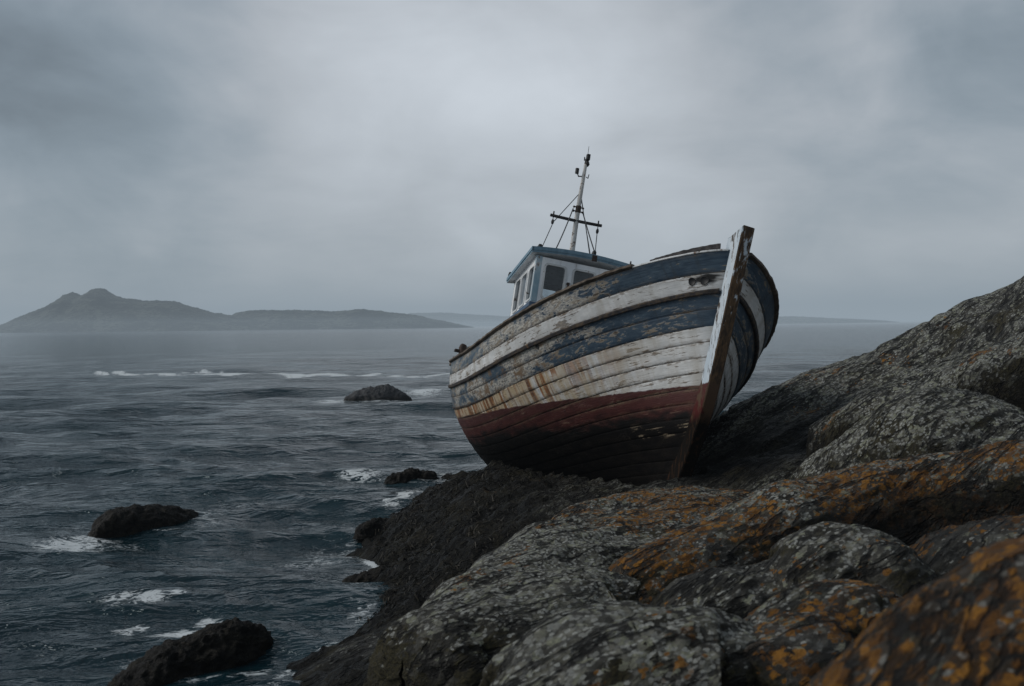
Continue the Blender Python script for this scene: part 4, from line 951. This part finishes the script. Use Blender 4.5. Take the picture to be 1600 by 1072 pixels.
# ------------------------------------------------------------------ sea
def build_sea():
    na = 820; th = np.radians(np.concatenate([np.linspace(-80, -36, 40), np.linspace(-35.5, 33, na-80), np.linspace(33.5, 80, 40)]))
    r = 1/np.linspace(1/4.6, 1/900, 760); r = np.concatenate([r, np.geomspace(950, 9000, 24)])
    a = len(r); b = len(th); X = (r[:, None]*np.sin(th)).ravel(); Y = (r[:, None]*np.cos(th)).ravel(); R_ = np.repeat(r, b)
    sp = np.gradient(r); SP = np.repeat(np.maximum(sp, r*np.radians(68.5)/(na-80)), b)
    rg = np.random.default_rng(4); Z = np.zeros_like(X); DX = Z.copy(); DY = Z.copy()
    mod = .75+.5*np.clip(fbm(np.stack([X*.05, Y*.09, 0*X], 1), 3)+.5, 0, 1)
    NW = 84
    for i in range(NW):
        lam = .28*(11/.28)**((i+rg.random())/NW); ang = math.radians(-97+rg.normal()*(30 if lam < 2.5 else 17)); k = 2*math.pi/lam
        slope = .027*(1.15 if lam < 1.5 else .95); A = slope/k; dx, dy = math.cos(ang), math.sin(ang)
        ph = k*(X*dx+Y*dy)+rg.random()*6.283+1.2*np.sin((X*dy-Y*dx)*.11+i)
        fade = np.clip((lam/SP-1.6)/2.0, 0, 1)*A*mod
        s, c = np.sin(ph), np.cos(ph); Z += fade*c; q = 1.15; DX -= q*fade*s*dx; DY -= q*fade*s*dy
    # calmer in the lee of the shore
    V = np.stack([X+DX, Y+DY, Z], 1)
    fo = np.zeros(len(X))
    def blob(px, py, wx, wy, st, rot=0.):
        c = sea(px, py); ex = abs(sea(px+wx, py)[0]-c[0]); ey = abs(sea(px, py-wy)[1]-c[1]); x = X-c[0]; y = Y-c[1]; ca, sa = math.cos(rot), math.sin(rot)
        u = (x*ca+y*sa)/ex; v = (-x*sa+y*ca)/ey; return st*np.exp(-(u*u+v*v))
    K_F = .84
    for q in ((125, 845, 45, 13, .75), (200, 843, 40, 8, .38), (300, 800, 60, 9, .42), (350, 790, 45, 7, .42), (520, 850, 90, 30, .36), (470, 870, 80, 20, .34), (570, 880, 60, 18, .34),
              (565, 757, 36, 6, .72), (690, 755, 25, 6, .5), (520, 626, 22, 4, .62), (665, 614, 36, 4.0, .70), (590, 626, 55, 3, .45),
              (215, 942, 62, 7, .62), (275, 937, 25, 5, .55), (200, 976, 26, 7, .62), (270, 985, 45, 7, .68), (315, 972, 18, 9, .65), (265, 1040, 25, 12, .5),
              (600, 790, 30, 12, .3), (160, 830, 30, 12, .35), (250, 855, 60, 10, .30), (640, 780, 22, 10, .4), (590, 940, 30, 12, .25)):
        fo = np.maximum(fo, blob(q[0], q[1], q[2]*1.35, q[3]*1.35, q[4]*K_F+.03))
    # breaking line well offshore: irregular band
    for px0, px1, py0, py1, th_, st in ((150, 200, 582, 583, 2.0, .85), (195, 300, 584, 587, 2.4, .8), (290, 345, 582, 581, 2.6, .95), (300, 470, 587, 586, 3.0, .95), (460, 590, 587, 585, 2.4, .95), (580, 700, 588, 586, 2.2, .72)):
        for t in np.linspace(0, 1, 30): fo = np.maximum(fo, blob(px0+(px1-px0)*t, py0+(py1-py0)*t+1.1*math.sin(px0+t*9), abs(px1-px0)/14, th_*.5*(.6+.5*math.sin(t*17+px0)**2), 1.25*st*(.85+.15*math.sin(t*23+px0))))
    # surf collars round the rocks in the sea
    for (o, c, rx, ry) in SEA_ROCKS:
        d = np.sqrt(((X-c[0])/rx)**2+((Y-c[1])/max(ry, rx*.5))**2); fo = np.maximum(fo, .40*np.exp(-((d-1.05)/.28)**2)*(.6+.8*np.clip(pnoise(np.stack([X*1.5, Y*1.5, 0*X+c[0]], 1))+.4, 0, 1)))
    gx_, gy_, gz_ = SHORE; ii = np.clip(np.searchsorted(gx_, X), 1, len(gx_)-1); jj = np.clip(np.searchsorted(gy_, Y), 1, len(gy_)-1); zt = gz_[ii, jj]
    inside = (X > gx_[0]) & (X < gx_[-1]) & (Y > gy_[0]) & (Y < gy_[-1]); sn = np.clip(.5+1.3*pnoise(np.stack([X*.8, Y*.8, 0*X+5], 1)), 0, 1)
    fo = np.maximum(fo, np.where(inside, .80*sn*np.exp(-((zt+.08)/.13)**2), 0))
    fo *= .95+.40*fbm(np.stack([X*.9, Y*.9, 0*X], 1), 3)
    me = mesh_np('sea', V, grid_faces(a, b)); attr(me, 'foam', 'FLOAT', np.clip(fo, 0, 1.2))
    obj('sea', me, M_WATER, kind='structure', label='choppy grey blue sea')
build_sea()

# ------------------------------------------------------------------ islands and haze
def island(name, prof, dist, depth, label, seed, rough=1.):
    px = np.array([q[0] for q in prof], float); py = np.array([q[1] for q in prof], float)
    xs = np.linspace(px[0], px[-1], 420); top = np.interp(xs, px, py)
    ker = np.hanning(9); ker /= ker.sum(); top = np.convolve(np.pad(top, 4, 'edge'), ker, 'valid')
    rows = 40; V = np.zeros((420, rows, 3))
    for i, (a, b) in enumerate(zip(xs, top)):
        c = at(a, b, dist); h = max(c[2], .2)
        for j in range(rows):
            t = j/(rows-1)*2-1; w = depth*(.3+.7*min(1, h/25)); V[i, j] = (c[0]*(1+t*w/dist*.5), dist+t*w, h*max(0, (1-abs(t)**1.6))-1.0)
    V = V.reshape(-1, 3); k = np.clip(V[:, 2]/12, 0, 1)
    V[:, 2] += k*rough*(1.6*fbm(V*.02+seed, 3)+2.4*fbm(V*.07+seed, 4)+1.6*np.abs(fbm(V*.25+seed, 2)))
    obj(name, mesh_np(name, V, grid_faces(420, rows)), M_ISLE, kind='structure', label=label)
island('island', [(-60, 516), (0, 510), (40, 493), (75, 478), (95, 468), (103, 459), (116, 455), (127, 462), (134, 460), (146, 451), (163, 450), (180, 461), (200, 466), (225, 469), (250, 469), (270, 470), (300, 478), (335, 488), (380, 496), (420, 502), (470, 510), (500, 514)], 1400, 170, 'hazy island with a humped peak on the left horizon', 2.2)
island('island', [(330, 512), (370, 487), (400, 484), (440, 484), (480, 484), (520, 486), (560, 483), (590, 484), (620, 488), (660, 494), (700, 502), (722, 507), (740, 510)], 1430, 120, 'lower hazy spit of land right of the humped island', 7.7, .8)
island('island', [(610, 506), (640, 489), (690, 488), (740, 491), (790, 494), (850, 497), (900, 502)], 3600, 300, 'faint far headland behind the stern', 4.1, .8)
island('island', [(1150, 503), (1200, 494), (1240, 494), (1290, 496), (1340, 498), (1380, 500), (1400, 502)], 2300, 200, 'faint low headland on the horizon right of the bow', 5.5, .6)

HAZE_COL = (.268, .325, .375)
def box_obj(name, lo, hi, mat, label):
    k = MB(); k.box(lo, hi); return k.build(name, mat, None, kind='stuff', label=label)
box_obj('haze', (-5200, -60, -2.5), (5200, 7500, 140), mat_haze('haze_air', .00036, HAZE_COL, 1.0), 'grey sea haze')
box_obj('mist', (-2600, 420, -2.2), (2600, 3600, 13), mat_haze('mist_air', .00024, tuple(q*1.10 for q in HAZE_COL), 1.0), 'pale mist low over the far water')

# ------------------------------------------------------------------ sky and light
SUN_EL, SUN_AZ = math.radians(38), math.radians(-88)      # from the left, a little behind the camera
wd = bpy.data.worlds.new('World'); scene.world = wd; wd.use_nodes = True
class WN(NT):
    def __init__(s): s.t = wd.node_tree; s.t.nodes.clear(); s.out = s.t.nodes.new('ShaderNodeOutputWorld')
s = WN()
D = s.n('ShaderNodeTexCoord').outputs['Generated']; x, y, z = s.sep(D)
zz = s.m('MAXIMUM', z, 0.); den = s.add(zz, .22)
cp = s.comb(s.m('DIVIDE', x, den), s.m('DIVIDE', y, den), 0.)
n1 = s.noise(s.vm('MULTIPLY', cp, (.85, .95, 1)), 1.0, 5, .52, .5); n2 = s.noise(s.vm('ADD', s.vm('MULTIPLY', cp, (1.9, 2.6, 1)), (3.1, 1.7, 0)), 1.0, 5, .55, .6)
n3 = s.noise(s.vm('MULTIPLY', D, (2.2, 2.2, 4.8)), 1.3, 5, .55, .5)
n5 = s.noise(s.vm('MULTIPLY', D, (3.6, 3.6, 5.6)), 1.5, 5, .48, .6)
br = s.add(1.50, s.mul(s.m('SUBTRACT', n5, .5), 1.05), s.mul(s.m('SUBTRACT', n1, .5), .50), s.mul(s.m('SUBTRACT', n2, .5), .30), s.mul(s.m('SUBTRACT', n3, .5), .80))
def patch(px, py, w, a):                  # brighter / darker parts of the cloud deck, as directions
    d = ray(px, py); d = d/np.linalg.norm(d); dt = s.vm('DOT_PRODUCT', D, tuple(d)); return s.mul(s.m('EXPONENT', s.mul(s.m('SUBTRACT', dt, 1.), 1/(w*w))), a)
for q in ((755, 150, .05, .24), (700, -140, .20, -.22), (830, 140, .20, .13), (900, 40, .12, .16), (430, 90, .14, .22), (600, 330, .14, .12), (60, 300, .07, .14), (110, 235, .10, -.52), (430, 250, .12, -.16), (1150, 10, .07, -.30), (1540, 320, .14, -.26), (0, 40, .14, -.30), (1350, 150, .16, .10), (300, 440, .14, -.26), (1620, 60, .14, -.30), (480, 330, .10, .07), (860, 250, .2, .07)):
    br = s.add(br, patch(*q))
br = s.mul(br, s.step(zz, .0, .09, .90, 1.), s.step(zz, .345, .50, 1., .22), s.step(zz, .55, .85, 1., 3.4), s.step(y, .25, -.35, 1., .92))
tint = s.mix(s.step(br, .75, 1.5), (.268, .325, .375), (.328, .350, .376)); cl = s.vm('MULTIPLY', s.comb(br, br, br), tint)
sk = s.n('ShaderNodeTexSky', sky_type='NISHITA'); sk.sun_disc = False; sk.sun_elevation = SUN_EL; sk.sun_rotation = SUN_AZ; sk.altitude = 5
skb = s.vm('MULTIPLY', sk.outputs[0], (.10, .10, .10))
bg = s.n('ShaderNodeBackground'); s.put(bg.inputs[0], s.mix(.93, skb, cl)); bg.inputs[1].default_value = 1.0
s.t.links.new(bg.outputs[0], s.out.inputs[0])
sl = bpy.data.lights.new('sun', 'SUN'); sl.energy = 2.0; sl.angle = math.radians(32); sl.color = (1., .97, .93)
so = bpy.data.objects.new('sun', sl); COL.objects.link(so)
dv = Vector((math.cos(SUN_EL)*math.sin(SUN_AZ), math.cos(SUN_EL)*math.cos(SUN_AZ), math.sin(SUN_EL))); so.rotation_euler = dv.to_track_quat('Z', 'Y').to_euler(); so.location = (-20, -5, 30)

scene.view_settings.view_transform = 'Standard'; scene.view_settings.look = 'None'; scene.view_settings.exposure = 0
scene.render.engine = 'CYCLES'
scene.cycles.use_denoising = True; scene.cycles.use_adaptive_sampling = True; scene.cycles.adaptive_threshold = .006
scene.cycles.max_bounces = 6; scene.cycles.diffuse_bounces = 3; scene.cycles.glossy_bounces = 3; scene.cycles.transparent_max_bounces = 12
